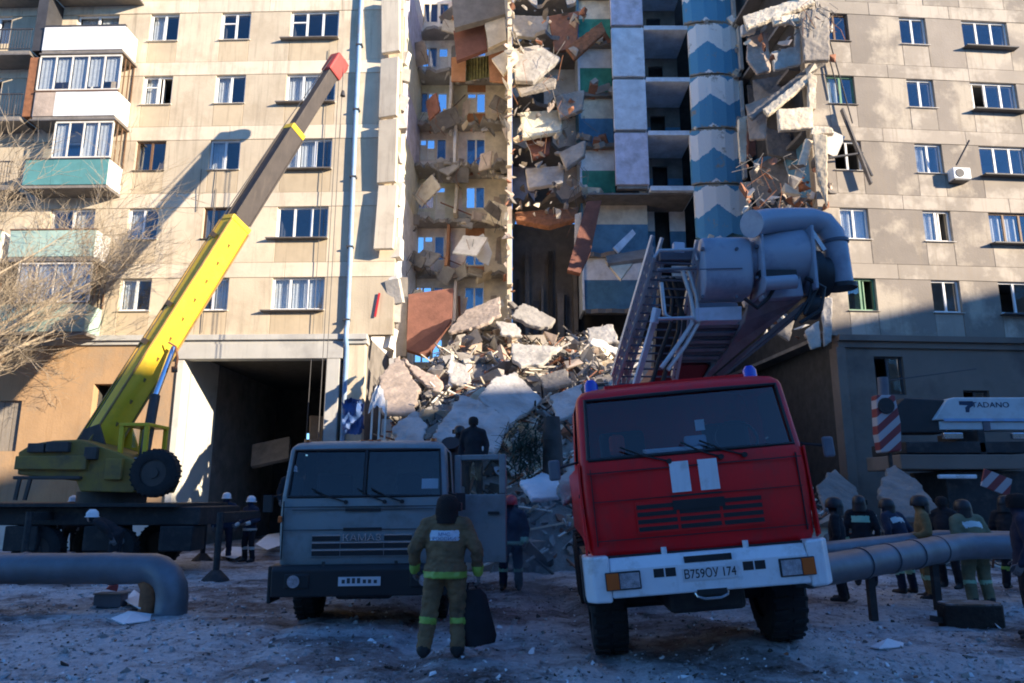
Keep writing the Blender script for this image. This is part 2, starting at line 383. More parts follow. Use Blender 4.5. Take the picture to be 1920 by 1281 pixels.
# ochre wall with two openings
for (a, b, c, d) in ((-30, -15.4, 0, 7.158), (-15.4, -13.3, 0, 3.35), (-15.4, -13.3, 5.15, 7.158), (-13.3, -10.75, 0, 7.158), (-10.75, -9.65, 0, 3.9), (-10.75, -9.65, 5.75, 7.158), (-9.65, AL - .25, 0, 7.158)):
    if d - c > .1: MB().box(a, b, -.02, .33, c, d).build('ground_floor_wall', M['ochre'], left)
MB().box(-30, AL - .26, -.07, -.021, 0, 1.25).build('plinth', M['archwhite'], left)
bw = MB().box(-15.4, -13.3, .12, .16, 3.35, 5.15); bw.build('boarded_window', M['concpink'], left)
for i in range(6): MB().box(-15.38 + i*.35, -15.06 + i*.35, .09, .118, 3.36, 5.13 - .03 * (i % 3)).build('board', M['panelR'], left)
wb = MB().box(-10.75, -9.65, .3, 1.2, 3.9, 5.75); wb.f = [q for q in wb.f if q != wb.f[2]]; wb.m = wb.m[:5]; wb.build('dark_window_recess', M['dark'], left)
# arch frame and passage
struct_box(left, 'arch_lintel', 'archgrey', AL - .24, -1.75, -.16, .33, AT, 7.158)
struct_box(left, 'arch_pillar', 'archgrey', AR, -1.85, -.14, .33, 0, AT - .004)
struct_box(left, 'arch_pillar', 'archwhite', AL - .24, AL, -.10, .33, 0, AT - .004)
struct_box(left, 'pier', 'panelL', -1.75, -.98, -.03, .33, 0, 7.158)
for i in range(4): MB().box(AL - .22, AL - .0, .34 + i * 2.55, .34 + i * 2.55 + 2.53, 0, AT + .3).build('passage_panel', M['archwhite' if i == 0 else 'concdark'], left)
MB().box(AR, AR + .22, .34, 10.6, 0, AT + .3).build('passage_wall', M['concdark'], left)
MB().box(AL - .2, AR + .2, .34, 10.6, AT + .31, AT + .5).build('passage_ceiling', M['dark'], left)
for (a, b, c, d) in ((AL, AL+1.5, 0, AT + .3), (AL+1.5, AL+1.75, 0, 3.7), (AL+1.5, AL+1.75, 4.8, AT + .3), (AL+1.75, AL+3.6, 0, AT + .3), (AL+3.6, AL+3.85, 0, 4.1), (AL+3.6, AL+3.85, 4.75, AT + .3), (AL+3.85, AR, 0, AT + .3)):
    MB().box(a, b, 9.8, 10.0, c, d).build('passage_end_wall', M['dark'], left)
for i, (u, z, w) in enumerate(((-6.0, 3.6, 1.6), (-3.6, 4.6, 1.9), (-3.2, 3.0, 2.2), (-4.4, 2.6, 1.8))):
    MB().obox((u, 5.2 + .5 * i, z), (w, .2, 1.1), rotm(20 * i - 30, 12 * (i - 1), 30 * i)).build('fallen_panel', M[('concdark', 'concpink', 'concdark', 'concdark')[i]], left)
# drainpipe and loose cables
dp = MB(); dp.tube([(-1.62, -.12, 0.4), (-1.63, -.12, 7.0), (-1.63, -.3, 7.3), (-1.63, -.3, 7.6), (-1.64, -.14, 7.9), (-1.69, -.13, 15), (-1.72, -.13, TOPZ)], .085, 10)
dpo = dp.build('drainpipe', M['bluepipe'], left, smooth=50)
for k in ROWS: MB().box(-1.80, -1.56, -.23, .0, floor_z(k) + .5, floor_z(k) + .56).build('pipe_bracket', M['iron'], dpo)
for (u, z0, z1) in ((-7.55, 12.3, 14.0), (-6.95, 7.6, 14.1), (-6.9, 9, 13.2), (-2.9, 3, 19)):
    MB().tube([(u, -.05, z1), (u + .04, -.12, (z0+z1)/2), (u - .03, -.05, z0)], .012, 5).build('cable', M['iron'], left)
# broken edge: facade panels peeling off beside the gap
for i, (k, lean, yaw) in enumerate(((4, 2, -9), (3.0, -1, -13), (2.05, 2, -10), (1.1, -2, -7), (5, 1, -8))):
    z = FL0 + ST * k + 1.3
    MB().obox((-.42 + .03 * i, -.36, z), (.74, .2, 2.5), rotm(lean, -1.5 + i, yaw)).build('hanging_panel', M['bandL'], left, bevel=.02)
for i in range(26):
    z = 2.5 + i * .95 + random.uniform(-.3, .3)
    MB().obox((random.uniform(-.25, .12), random.uniform(.1, .3), z), (random.uniform(.3, .6), random.uniform(.2, .4), random.uniform(.4, .9)), rotm(random.uniform(-20, 20), random.uniform(-20, 20), random.uniform(-40, 40))).build('broken_edge', M[random.choice(('oldwhite', 'conccream', 'concpale', 'oldwhite'))], left)
MB().obox((-.6, -.06, 8.6), (.07, .04, .9), rotm(0, 8, 0)).build('red_cloth', mat('red_cloth', (.5, .03, .04), .9), left)

# balconies of the left block
def balcony(u0, u1, k, dep, front, glazed, side='oldwhite', lattice=True, pans=3, gl_from=0., roof=True):
    z = floor_z(k); ft = MB().box(u0, u1, -dep, -.01, z - .14, z); bal = ft.build('balcony', M['concdark'], left)
    h = .98
    if front == 'rail':
        rb = MB().box(u0, u1, -dep, -dep+.04, z + .92, z + .97); rb.box(u0, u1, -dep, -dep+.03, z+.08, z+.11)
        n = int((u1 - u0) / .11)
        for i in range(n): x = u0 + (i + .5) * (u1-u0) / n; rb.box(x-.01, x+.01, -dep+.005, -dep+.025, z+.1, z+.93)
        rb.build('railing', M['iron'], bal)
    else:
        for i in range(pans):
            a = u0 + (u1-u0)*i/pans; b = u0 + (u1-u0)*(i+1)/pans
            m = front[i] if isinstance(front, (list, tuple)) else front
            MB().box(a + .006, b - .006, -dep - .03 - .004 * (i % 2), -dep, z - .02, z + h).build('front_panel', M[m], bal)
        for x in (u0, u1): MB().box(x - .03, x + .002, -dep + .004, -.06, z - .02, z + h).build('side_panel', M[side], bal)
        MB().box(u0 - .03, u1 + .03, -dep - .06, -dep + .05, z + h + .001, z + h + .05).build('handrail', M['brownframe' if k % 2 else 'iron'], bal)
    if glazed:
        zt = z + 2.52; gb_ = MB(); ug = u0 + (u1 - u0) * gl_from
        n = max(3, int((u1 - ug) / .55))
        gb_.box(ug, u1, -dep-.02, -dep+.03, zt-.06, zt); gb_.box(ug, u1, -dep-.02, -dep+.03, z+h+.06, z+h+.12)
        for i in range(n + 1): x = ug + (u1-ug)*i/n; gb_.box(x-.025, x+.025, -dep-.016, -dep+.026, z+h+.12, zt-.06)
        gf = gb_.build('glazing', M['oldwhite'], bal)
        for i in range(n):
            a = ug + (u1-ug)*i/n + .027; b = ug + (u1-ug)*(i+1)/n - .027
            MB().box(a, b, -dep, -dep+.006, z+h+.12, zt-.06).build('pane', M['glass'], gf)
            if random.random() < .85:
                zb = z + h + .12 + random.choice((0, 0, .15, .35)); cb = MB(); q = 7; vs = []
                for j in range(q+1): vs += [(a+(b-a)*j/q, -dep+.09+.02*(j % 2), zb), (a+(b-a)*j/q, -dep+.09+.02*(j % 2), zt-.06)]
                cb.add(vs, [(2*j, 2*j+2, 2*j+3, 2*j+1) for j in range(q)]); cb.build('curtain', M['curtain'], gf)
        sb = MB()
        for i in range(4): y = -dep + (dep - .05) * i / 3; sb.box(u1-.03, u1+.0, y-.02 if i else y, y+.025, z+h+.05, zt)
        sb.box(u1-.028, u1-.004, -dep, -.05, zt+.001, zt+.05); sb.build('side_frame', M['brownframe'], bal)
    if roof: MB().box(u0-.05, u1+.08, -dep-.06, -.01, z+2.56, z+2.61).build('balcony_roof', M['sill'], bal)
    return bal
D_ = .95
balcony(-13.75, -10.6, 4, D_, 'white', False, 'white')
balcony(-13.75, -10.6, 3, D_, ['concpink', 'white', 'white', 'white'], True, 'white', pans=4)
balcony(-13.75, -10.6, 2, D_, ['teal', 'teal', 'teal'], True, 'white', gl_from=.3)
balcony(-13.9, -10.75, 1, D_, ['mint', 'mint', 'mint'], False, 'white', roof=False)
balcony(-13.9, -10.75, 0, D_, ['mint', 'mint', 'mint'], True, 'mint', gl_from=.15)
balcony(-13.75, -10.6, 5, D_, 'white', True)
for k in (2, 3, 4, 5): balcony(-17.4, -14.25, k, D_, 'rail', False)
for k in (0, 1): balcony(-17.6, -14.25, k, D_, ['mint', 'oldwhite', 'mint'], k == 0, 'oldwhite')
for k in (3, 4): MB().box(-14.2, -13.8, -.9, -.02, floor_z(k) + .02, floor_z(k) + 2.5).build('partition', M['rust' if k == 3 else 'iron'], left)

# --- right block
RROT = R(4.6)
right = thing('apartment_building', 'grey patched panel apartment block at the right edge of the collapse', 'building', (11.75, 26.15, 0), (0, 0, RROT))
RC = [(.62, 1.72), (3.9, 5.0), (6.55, 8.5), (11.3, 13.2), (15.2, 16.3), (18.0, 19.9)]
def rw(k, c):
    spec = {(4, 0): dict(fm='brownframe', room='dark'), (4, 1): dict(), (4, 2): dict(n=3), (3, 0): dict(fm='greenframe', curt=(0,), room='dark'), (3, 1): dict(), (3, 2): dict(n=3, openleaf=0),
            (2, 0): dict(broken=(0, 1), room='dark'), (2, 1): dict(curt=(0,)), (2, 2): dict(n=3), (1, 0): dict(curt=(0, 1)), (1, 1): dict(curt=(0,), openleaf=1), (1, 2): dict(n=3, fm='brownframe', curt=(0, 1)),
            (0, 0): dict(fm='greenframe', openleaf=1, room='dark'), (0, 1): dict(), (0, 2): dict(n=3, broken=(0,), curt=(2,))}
    if (k, c) in spec: return spec[(k, c)]
    return dict(n=3 if c in (2, 3, 5) else 2, curt=tuple(i for i in range(2) if rsw.random() < .4))
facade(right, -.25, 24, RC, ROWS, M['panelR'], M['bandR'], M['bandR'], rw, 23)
MB().box(.3, 24, .36, 11, TOPZ, TOPZ + .5).build('roof_slab', M['concdark'], right)
MB().box(.3, 24, 10.7, 11.0, 0, TOPZ - .01).build('rear_wall', M['panelR'], right)
for k in ROWS:
    MB().box(6.45, 8.65, -.30, .0, floor_z(k) + SILL - .10, floor_z(k) + SILL - .05).build('window_ledge', M['iron'], right)
for k in range(-1, 8):
    z0 = floor_z(k) if k >= 0 else 0
    MB().box(.0, .22, .36, 10.69, z0 + .01, floor_z(k + 1) - .15).build('party_wall', M[['dark', 'dark', 'dark', 'bluewall', 'dark', 'dark', 'dark', 'concdark', 'dark'][k + 1]], right)  # walls coloured near black to stand for the unlit void
    MB().box(-.35 - .3 * (k % 2), .23, .5, 10.5, floor_z(k + 1) - .14, floor_z(k + 1) + .0).build('floor_stub', M['concdark'], right)
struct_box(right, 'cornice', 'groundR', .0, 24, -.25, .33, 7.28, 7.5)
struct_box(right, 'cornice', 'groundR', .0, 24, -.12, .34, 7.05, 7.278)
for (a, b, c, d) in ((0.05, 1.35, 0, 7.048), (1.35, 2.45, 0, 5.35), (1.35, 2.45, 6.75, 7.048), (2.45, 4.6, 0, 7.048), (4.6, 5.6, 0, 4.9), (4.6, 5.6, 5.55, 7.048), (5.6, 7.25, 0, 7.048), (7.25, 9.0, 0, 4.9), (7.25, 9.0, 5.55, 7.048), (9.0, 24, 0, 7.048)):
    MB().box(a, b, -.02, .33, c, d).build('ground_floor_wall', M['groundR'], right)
for (a, b, c, d, n) in ((1.35, 2.45, 5.35, 6.75, 2), (4.6, 5.6, 4.9, 5.55, 2), (7.25, 9.0, 4.9, 5.55, 3)):
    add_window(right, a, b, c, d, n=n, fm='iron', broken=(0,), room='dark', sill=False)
struct_box(right, 'pillar', 'groundR', -.12, .22, -.18, .34, 0, 7.04)
# air conditioner, aerials, dangling frames
ac = MB().box(5.05, 5.75, -.42, -.06, floor_z(2) + .58, floor_z(2) + 1.04); aco = ac.build('air_conditioner', M['white'], right, bevel=.03)
MB().cyl((5.3, -.425, floor_z(2) + .81), (5.3, -.44, floor_z(2) + .81), .17, n=16).build('fan_grille', M['iron'], aco)
MB().box(5.1, 5.7, -.4, -.0, floor_z(2) + .53, floor_z(2) + .575).build('bracket', M['iron'], aco)
MB().beam((5.25, -.35, floor_z(2) + 1.15), (5.6, -.75, floor_z(2) + 2.0), .05, .05).build('pole', M['iron'], right)
for (p, q, w) in (((.95, -.25, 16.4), (1.75, -.35, 13.3), .22), ((1.0, -.3, 15.9), (1.8, -.4, 13.6), .08), ((.25, -.25, 14.35), (1.55, -.35, 14.55), .10), ((.5, -.2, 21.0), (1.3, -.3, 15.8), .02), ((.2, -.15, 22), (.9, -.25, 17), .02)):
    MB().beam(p, q, w, .06).build('dangling_frame', M['iron' if w < .2 else 'concdark'], right)
MB().obox((.55, -.12, 15.0), (.6, .06, .9), rotm(8, 24, 0)).build('torn_sheet', M['oldwhite'], right)
struct_box(right, 'broken_canopy', 'concdark', 8.2, 10.5, -.7, -.02, floor_z(0) + .5, floor_z(0) + .62)
MB().prism([(-.55, 8.0), (-.02, 8.0), (-.02, 9.7)], 8.9, 11, 'x').build('canopy_cheek', M['panelR'], right)
# ------------------------------------------------------------ collapsed section
ruin = thing('collapsed_section', 'torn open middle of the apartment block with bare rooms, slabs and painted walls', 'building', (3, 30, 0))
def rbox(name, m, *a, bevel=0): return MB().box(*a).build(name, M[m] if isinstance(m, str) else m, ruin, world=True, bevel=bevel, seg=1)
rr = random.Random(5)
def jag(x0, x1, y0, y1, z0, z1, m, name='floor_slab', rough=.35, step=.28):
    "slab whose edge towards the viewer is broken off"
    pts = []; x = x0
    while x < x1: pts.append((x, y0 + rr.uniform(-rough, rough) * (.3 + abs(noise.noise(Vector((x, y0, z0)))) * 2))); x += step * rr.uniform(.6, 1.4)
    pts.append((x1, y0)); poly = pts + [(x1, y1), (x0, y1)]
    return MB().prism(poly, z0, z1, 'z').build(name, M[m], ruin, world=True)
BY = 36.8
M['farglass'] = glass_mat('sky_dimming_glass', (.36, .38, .41), .10)  # grey tint chosen to dull the blue sky behind the far windows
def chunk_pts(r, n=9, flat=.6):
    bm = bmesh.new()
    for _ in range(n):
        v = Vector((r.uniform(-1, 1), r.uniform(-1, 1), r.uniform(-1, 1)))
        v = v / max(abs(v.x), abs(v.y), abs(v.z), .3) * r.uniform(.55, 1); v.z *= flat; bm.verts.new(v)
    bmesh.ops.convex_hull(bm, input=bm.verts)
    for g in list(bm.verts):
        if not g.link_faces: bm.verts.remove(g)
    bm.verts.index_update(); bm.faces.ensure_lookup_table()
    vs = [v.co.copy() for v in bm.verts]; fs = [[v.index for v in f.verts] for f in bm.faces]; bm.free(); return vs, fs
rb_ = random.Random(21)
shapes = [chunk_pts(rb_, 8 + i % 5, (.35, .6, .9)[i % 3]) for i in range(16)]
M['gravelly'] = conc('broken_concrete', (.38, .34, .29), bump=1.2, bscale=16)
def chunk_at(c, s, m, name='debris_piece'):
    vs, fs = rr.choice(shapes); M3 = rotm(rr.uniform(-70, 70), rr.uniform(-70, 70), rr.uniform(0, 360)); e = Vector((s * rr.uniform(.8, 2.4), s, s * rr.uniform(.5, 1.2))); c = Vector(c)
    return MB().add([c + M3 @ Vector((v.x * e.x, v.y * e.y, v.z * e.z)) for v in vs], fs).build(name, M[m], ruin, world=True)
cells = ['conccream', 'whitewall', 'pinkwall', 'olivewall', 'pinkwall', 'olivewall', 'whitewall', 'whitewall']
cells2 = ['whitewall', 'whitewall', 'orangewall', 'conccream', 'pinkwall', 'orangewall', 'conccream', 'whitewall']
for k in range(0, 8):
    z = floor_z(k); zt = floor_z(k + 1)
    # far wall with a balcony door, a window beside it and a second window
    wa, wb_, dr = -5.05, -4.15, -3.55
    for (a, b, c, d) in ((-5.6, wa, z, zt), (wa, wb_, z, z + .9), (wa, dr, z + 2.15, zt), (wb_, wb_ + .08, z, z + 2.15), (wb_ + .08, dr, z, z + .08), (dr, -2.45, z, zt)):
        rbox('far_wall', cells[k], a, b, BY, BY + .22, c + .005, d - .005)
    for (a, b, c, d) in ((-2.45, -1.45, z, z + (.9 if k % 2 else .5)), (-2.45, -1.45, z + 2.15, zt), (-1.45, .0, z, zt)):
        rbox('far_wall', 'conccream' if a > -1.5 else cells2[k], a, b, BY, BY + .22, c + .005, d - .005)
    for (a, b, c, d, n, ven) in ((wa, wb_, z + .9, z + 2.15, 2, None), (wb_ + .08, dr, z + .08, z + 2.15, 1, None), (-2.45, -1.45, z + (.9 if k % 2 else .5), z + 2.15, 2, 0)):
        t = .06; fb = MB()
        fb.box(a, b, BY - .02, BY + .05, c, c + t); fb.box(a, b, BY - .02, BY + .05, d - t, d)
        for i in range(n + 1):
            x = a + (b - a) * i / n; fb.box(max(a, x - .045), min(b, x + .045), BY - .018, BY + .048, c + t, d - t)
        fo = fb.build('window', M['oldwhite'], ruin, world=True)
        for i in range(n):
            if rr.random() < .62: MB().box(a + (b-a)*i/n + .05, a + (b-a)*(i+1)/n - .05, BY + .01, BY + .016, c + t, d - t).build('pane', M['farglass'], fo, world=True)
            elif rr.random() < .5: MB().box(a + (b-a)*i/n + .05, a + (b-a)*(i+1)/n - .05, BY + .03, BY + .036, c + t, d - t - (d - c) * .4 * rr.random()).build('curtain', M['curtain'], fo, world=True)
    MB().box(wb_ + .1, dr - .02, BY - .015, BY + .04, z + .1, z + .85).build('door_panel', M['oldwhite'], ruin, world=True)
    for q in range(4): crumble(MB().obox((rr.uniform(-5.2, -.3), BY - 1.2 + rr.uniform(-.4, .3), z - rr.uniform(.0, .5)), (rr.uniform(.4, 1.0), .16, rr.uniform(.3, .9)), rotm(rr.uniform(-50, 50), rr.uniform(-30, 30), rr.uniform(-40, 40))).build('hanging_slab', M[rr.choice(('conc', 'conccream', 'concpink', 'whitewall', 'gravelly'))], ruin, world=True), .05, .06)
    # partition stub, radiator, torn wallpaper, a leaning board
    MB().prism([(BY - 1.3 + rr.uniform(-.5, .4), z), (BY - 1.0 + rr.uniform(-.5, .4), z + 1.2), (BY - .7 + rr.uniform(-.4, .3), zt - .2), (BY - .005, zt - .2), (BY - .005, z)], -3.12 + .25 * math.sin(k * 2.3), -2.98 + .25 * math.sin(k * 2.3), 'x').build('partition', M[cells2[(k + 3) % 8]], ruin, world=True)
    rad = MB()
    for q in range(7): rad.box(-4.98 + q * .1, -4.91 + q * .1, BY - .12, BY - .03, z + .2, z + .7)
    rad.build('radiator', M['oldwhite'], ruin, world=True)
    for q in range(5):
        x = rr.choice((rr.uniform(-3.5, -3.15), rr.uniform(-2.9, -2.6), rr.uniform(-1.4, -.5))); h_ = rr.uniform(.4, 1.5); zz = z + rr.uniform(.2, 1.0)
        MB().prism([(x, zz), (x + rr.uniform(.12, .4), zz + rr.uniform(-.1, .2)), (x + rr.uniform(.15, .45), zz + h_), (x + rr.uniform(0, .1), zz + h_ + rr.uniform(-.2, .1))], BY - .012 - .003 * q, BY - .004 - .003 * q, 'y').build('torn_wallpaper', M[rr.choice(('pinkwall', 'whitewall', 'concpink', 'conc', 'olivewall', 'conccream'))], ruin, world=True)
    MB().beam((rr.uniform(-5, -1), BY - .7, z), (rr.uniform(-5, -1), BY - .4, z + rr.uniform(.8, 1.8)), .12, .04).build('leaning_board', M[rr.choice(('oldwhite', 'brick', 'concdark'))], ruin, world=True)
    jag(-5.6, .0, BY - .5 - 1.1 * rr.random(), BY - .005, z - .18, z, 'conc', rough=.6, step=.22)
    for i in range(5):
        chunk_at((rr.uniform(-5, -.5), BY - rr.uniform(.3, .9), z + rr.uniform(.0, .15)), rr.uniform(.08, .28), rr.choice(('conc', 'concpink', 'concdark', 'oldwhite')))
    # cross wall seen on its broken edge
    y0 = 29.4 + rr.uniform(-.3, .9)
    MB().prism([(y0 + rr.uniform(-.5, .3), z), (y0 + rr.uniform(-.6, .2), z + .7), (y0 + rr.uniform(-.3, .4), z + 1.3), (y0 + rr.uniform(-.5, .2), z + 2.1), (y0, zt - .01), (BY - .01, zt - .01), (BY - .01, z)], -.2, .0, 'x').build('cross_wall', M['conccream' if k != 2 else 'concpink'], ruin, world=True)
    for i in range(10): chunk_at((rr.uniform(-.26, .04), y0 - .2 + rr.uniform(-.15, .25), z + i * .27 + rr.uniform(0, .2)), rr.uniform(.07, .2), rr.choice(('brick', 'concpink', 'concpink', 'conccream', 'concdark')), 'broken_edge')
# nearer hanging pieces on the left of the gap: cream sheet, red-brown panel, curtain
def rquad(name, m, pts, th): return MB().slabq([P(*p) for p in pts], th).build(name, M[m] if isinstance(m, str) else m, ruin, world=True)
M['curt_olive'] = mat('olive_curtain', (.16, .15, .05), .9, var=.5, vscale=5)
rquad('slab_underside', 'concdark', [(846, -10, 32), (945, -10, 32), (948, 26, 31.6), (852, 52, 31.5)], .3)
rquad('wall_panel', 'redpanel', [(850, 58, 32.4), (908, 42, 32.4), (914, 92, 32.0), (856, 114, 32.0)], .2)
rquad('wall_panel', 'conccream', [(908, 36, 31.8), (946, 24, 31.8), (950, 74, 31.6), (916, 90, 31.6)], .2)
rquad('wall_panel', 'conccream', [(922, 110, 31.3), (962, 88, 31.3), (972, 108, 31.2), (944, 140, 31.2)], .2)
rquad('timber_panel', 'orangewall', [(846, 108, 33), (874, 104, 33), (872, 152, 33), (846, 152, 33)], .12)
rquad('timber_panel', 'orangewall', [(916, 104, 33), (952, 92, 33), (956, 156, 33), (918, 152, 33)], .12)
cb = MB(); vs = []
for i in range(17): q = i / 16; p = P(874 + 44 * q, 112 - 8 * q, 33.2 + .07 * (i % 2)); vs += [p, p - Vector((0, 0, 1.2))]
cb.add(vs, [(2*i, 2*i+2, 2*i+3, 2*i+1) for i in range(16)]).build('curtain', M['curt_olive'], ruin, world=True)
cb = MB(); g = [(876, 452), (892, 446), (906, 438), (914, 452), (923, 474), (916, 498), (898, 490), (888, 476)]
rquad('torn_curtain', 'white', [(x, y, 34.5 + .1 * (i % 2)) for i, (x, y) in enumerate(g)], .03)
rquad('leaning_panel', 'redpanel', [(766, 552, 30.5), (850, 540, 30.5), (846, 600, 29.8), (800, 668, 29.3), (762, 655, 29.3)], .22)
rquad('leaning_panel', 'concdark', [(742, 520, 31), (764, 520, 31), (762, 668, 29.6), (742, 668, 29.6)], .2)
# panels torn loose and sagging across the left bay
for k in range(1, 8):
    for q in range(3):
        c = Vector((rr.uniform(-4.9, -.4), rr.uniform(33.6, 35.6), floor_z(k) + rr.uniform(-.5, .7)))
        o_ = MB().obox(c, (rr.uniform(.7, 1.7), .14, rr.uniform(.5, 1.3)), rotm(rr.uniform(-45, 45), rr.uniform(-38, 38), rr.uniform(-45, 45))).build('hanging_slab', M[rr.choice(('conc', 'concpink', 'conccream', 'whitewall', 'gravelly', 'redpanel', 'concdark'))], ruin, world=True); crumble(o_, .05, .06)
        for w in range(2): a = c + Vector((rr.uniform(-.4, .4), -.1, .3)); MB().tube([a, a + Vector((rr.uniform(-.3, .3), -.1, -.6)), a + Vector((rr.uniform(-.5, .5), -.15, -1.3))], .012, 4).build('bent_bar', M[rr.choice(('iron', 'rust'))], ruin, world=True)
# rooms between the cross wall and the painted walls
RB = 35.2
for k in range(2, 8):
    z = floor_z(k); zt = floor_z(k + 1)
    if k == 2: pass
    a = 1.15 + .25 * math.sin(k * 2.1); b = a + .75
    if k >= 3:
        for (x0, x1, c, d) in ((0.02, a, z, zt), (a, b, z + 2.05, zt), (b, 3.4, z, zt)):
            rbox('room_wall', ['whitewall', 'lilac', 'whitewall', 'lilac', 'pinkwall', 'whitewall', 'palewall', 'whitewall'][(k + (1 if x0 > 1 else 0)) % 8], x0, x1, RB, RB + .15, c + .004, d - .004)
        rbox('doorway_shade', 'dark', a - .1, b + .1, RB + .9, RB + 1.0, z, z + 2.1)  # near-black sheet painted as the shade beyond the opening
        jag(.02, 3.4, 33.0 + rr.uniform(-.6, .6), RB - .005, z - .22, z, 'concdark', rough=.8)
# hanging slabs in those rooms
M['gravelly'] = conc('broken_concrete', (.38, .34, .29), bump=1.2, bscale=16)
for (pts, th, m) in (
    ([(962, 92, 32), (1010, 84, 32), (1052, 108, 31.5), (1000, 152, 31), (966, 150, 31)], .25, 'conc'),
    ([(958, 28, 33), (1030, 30, 33), (1024, 72, 32.5), (964, 66, 32.5)], .22, 'conc'),
    ([(1028, 30, 33), (1086, 20, 33), (1082, 90, 32.5), (1040, 96, 32.5)], .2, 'brick'),
    ([(975, 210, 32.3), (1058, 206, 32.3), (1052, 246, 31.6), (980, 258, 31.6)], .22, 'olivewall'),
    ([(985, 258, 32.3), (1034, 252, 32.3), (1030, 288, 31.9), (1000, 298, 31.9)], .2, 'redpanel'),
    ([(985, 316, 32), (1060, 310, 32), (1056, 342, 31.4), (990, 352, 31.4)], .22, 'conc'),
    ([(962, 150, 32), (1046, 140, 32), (1040, 160, 31), (975, 175, 31)], .2, 'gravelly'),
    ([(1040, 180, 31.8), (1096, 168, 31.8), (1092, 205, 31.4), (1050, 222, 31.4)], .25, 'gravelly'),
    ([(1048, 286, 31.6), (1098, 262, 31.6), (1096, 290, 31.2), (1060, 316, 31.2)], .25, 'gravelly'),
    ([(1060, 90, 31.8), (1128, 40, 31.8), (1136, 58, 31.6), (1076, 112, 31.6)], .18, 'rust'),
    ([(965, 398, 32.5), (1085, 388, 32.5), (1080, 410, 31.8), (1030, 424, 31.8), (968, 412, 31.8)], .25, 'rust')):
    crumble(rquad('hanging_slab', m, pts, th))
for i in range(210):
    x = rr.choice((rr.uniform(962, 1095), rr.uniform(962, 1095), rr.uniform(745, 955))); y = rr.choice((30, 85, 165, 200, 255, 300, 345, 395)) + rr.uniform(-16, 16); Y = rr.uniform(31, 33)
    if x < 955: y = rr.choice((150, 243, 330, 425, 518)) + rr.uniform(-8, 6); Y = rr.uniform(34.5, 36.4)
    s = rr.uniform(.05, .22)
    chunk_at(P(x, y, Y), s, rr.choice(('conc', 'concdark', 'brick', 'conccream', 'concdark', 'gravelly', 'concpink', 'gravelly', 'conc')))
# dark shaft under the last remaining floor
rbox('shaft_wall', 'concdark', 0.02, 3.3, 36.0, 36.2, 0, floor_z(3) - .25)
rbox('shaft_wall', 'concdark', -.2, .0, 30.4, 36.0, 0, floor_z(0) - .01)
for i in range(8): x = .25 + i * .4; MB().box(x, x + .12 + .1 * (i % 3), 35.7 - .3 * (i % 2), 35.99, 5, 12.5 + 1.5 * math.sin(i * 2)).build('shaft_rib', M[('dark', 'concdark', 'iron', 'concdark')[i % 4]], ruin, world=True)
# painted stair walls: white above, green or blue dado
for k in range(1, 8):
    z = floor_z(k); zt = floor_z(k + 1); x1 = 5.0 if k >= 3 else 6.5
    col = 'bluewall' if k in (1, 2, 4, 7) else 'greenwall'
    rbox('stair_wall', col, 3.4, x1, 33.4, 33.6, z + .01, z + 1.5)
    rbox('stair_wall', 'whitewall' if k % 2 else 'conccream', 3.4, x1, 33.404, 33.596, z + 1.502, zt - .01)
    rbox('stair_wall', 'bluewall' if k % 2 == 0 else 'palewall', 3.3, 3.398, 33.3, 35.1, z + .01, zt - .01)
    jag(3.4, x1, 33.0, 33.395, z - .2, z, 'concdark', rough=.25)
    if k >= 3:
        for i in range(5):
            s = rr.uniform(.15, .4); MB().obox((rr.uniform(3.4, 5), 33.1, z + rr.uniform(-.1, .35)), (s * 2, s, s * .7), rotm(rr.uniform(-40, 40), rr.uniform(-40, 40), rr.uniform(0, 180))).build('debris_piece', M[rr.choice(('brick', 'conccream', 'conc'))], ruin, world=True)
# pale shaft panels and stair landings
for k in range(3, 8):
    z = floor_z(k); zt = floor_z(k + 1)
    MB().box(4.82, 6.38, 31.9, 32.12, z + .12, zt - .05).build('shaft_panel', M['lilac' if k in (3, 6) else 'palewall'], ruin, world=True, bevel=.02)
    rbox('shaft_joint', 'concdark', 4.9, 6.3, 32.0, 32.3, z - .048, z + .118)
    rbox('landing', 'palewall', 6.40, 8.5, 31.8, 34.4, z - .22, z - .0)
    rbox('landing_wall', 'bluewall', 6.4, 7.0, 34.2, 34.35, z + .0, z + 1.45); rbox('landing_wall', 'bluewall', 7.75, 8.5, 34.2, 34.35, z + .0, z + 1.45)
    rbox('landing_wall', 'concdark', 6.4, 7.0, 34.2, 34.35, z + 1.452, zt - .23); rbox('landing_wall', 'concdark', 7.75, 8.5, 34.2, 34.35, z + 1.452, zt - .23)
    rbox('doorway_shade', 'dark', 6.9, 7.8, 34.9, 35.0, z, z + 2.2); rbox('landing_wall', 'concdark', 7.0, 7.75, 34.2, 34.35, z + 2.1, zt - .23)  # same near-black sheet for the shade behind the landing door
    rbox('landing_side', 'whitewall', 6.3, 6.395, 32.2, 34.2, z + .0, zt - .23)
    rbox('landing_rail', 'iron', 7.1, 7.7, 33.9, 33.93, z + .9, z + .95)
    for i in range(6): rbox('rail_bar', 'iron', 7.1 + i * .11, 7.12 + i * .11, 33.9, 33.92, z, z + .9)
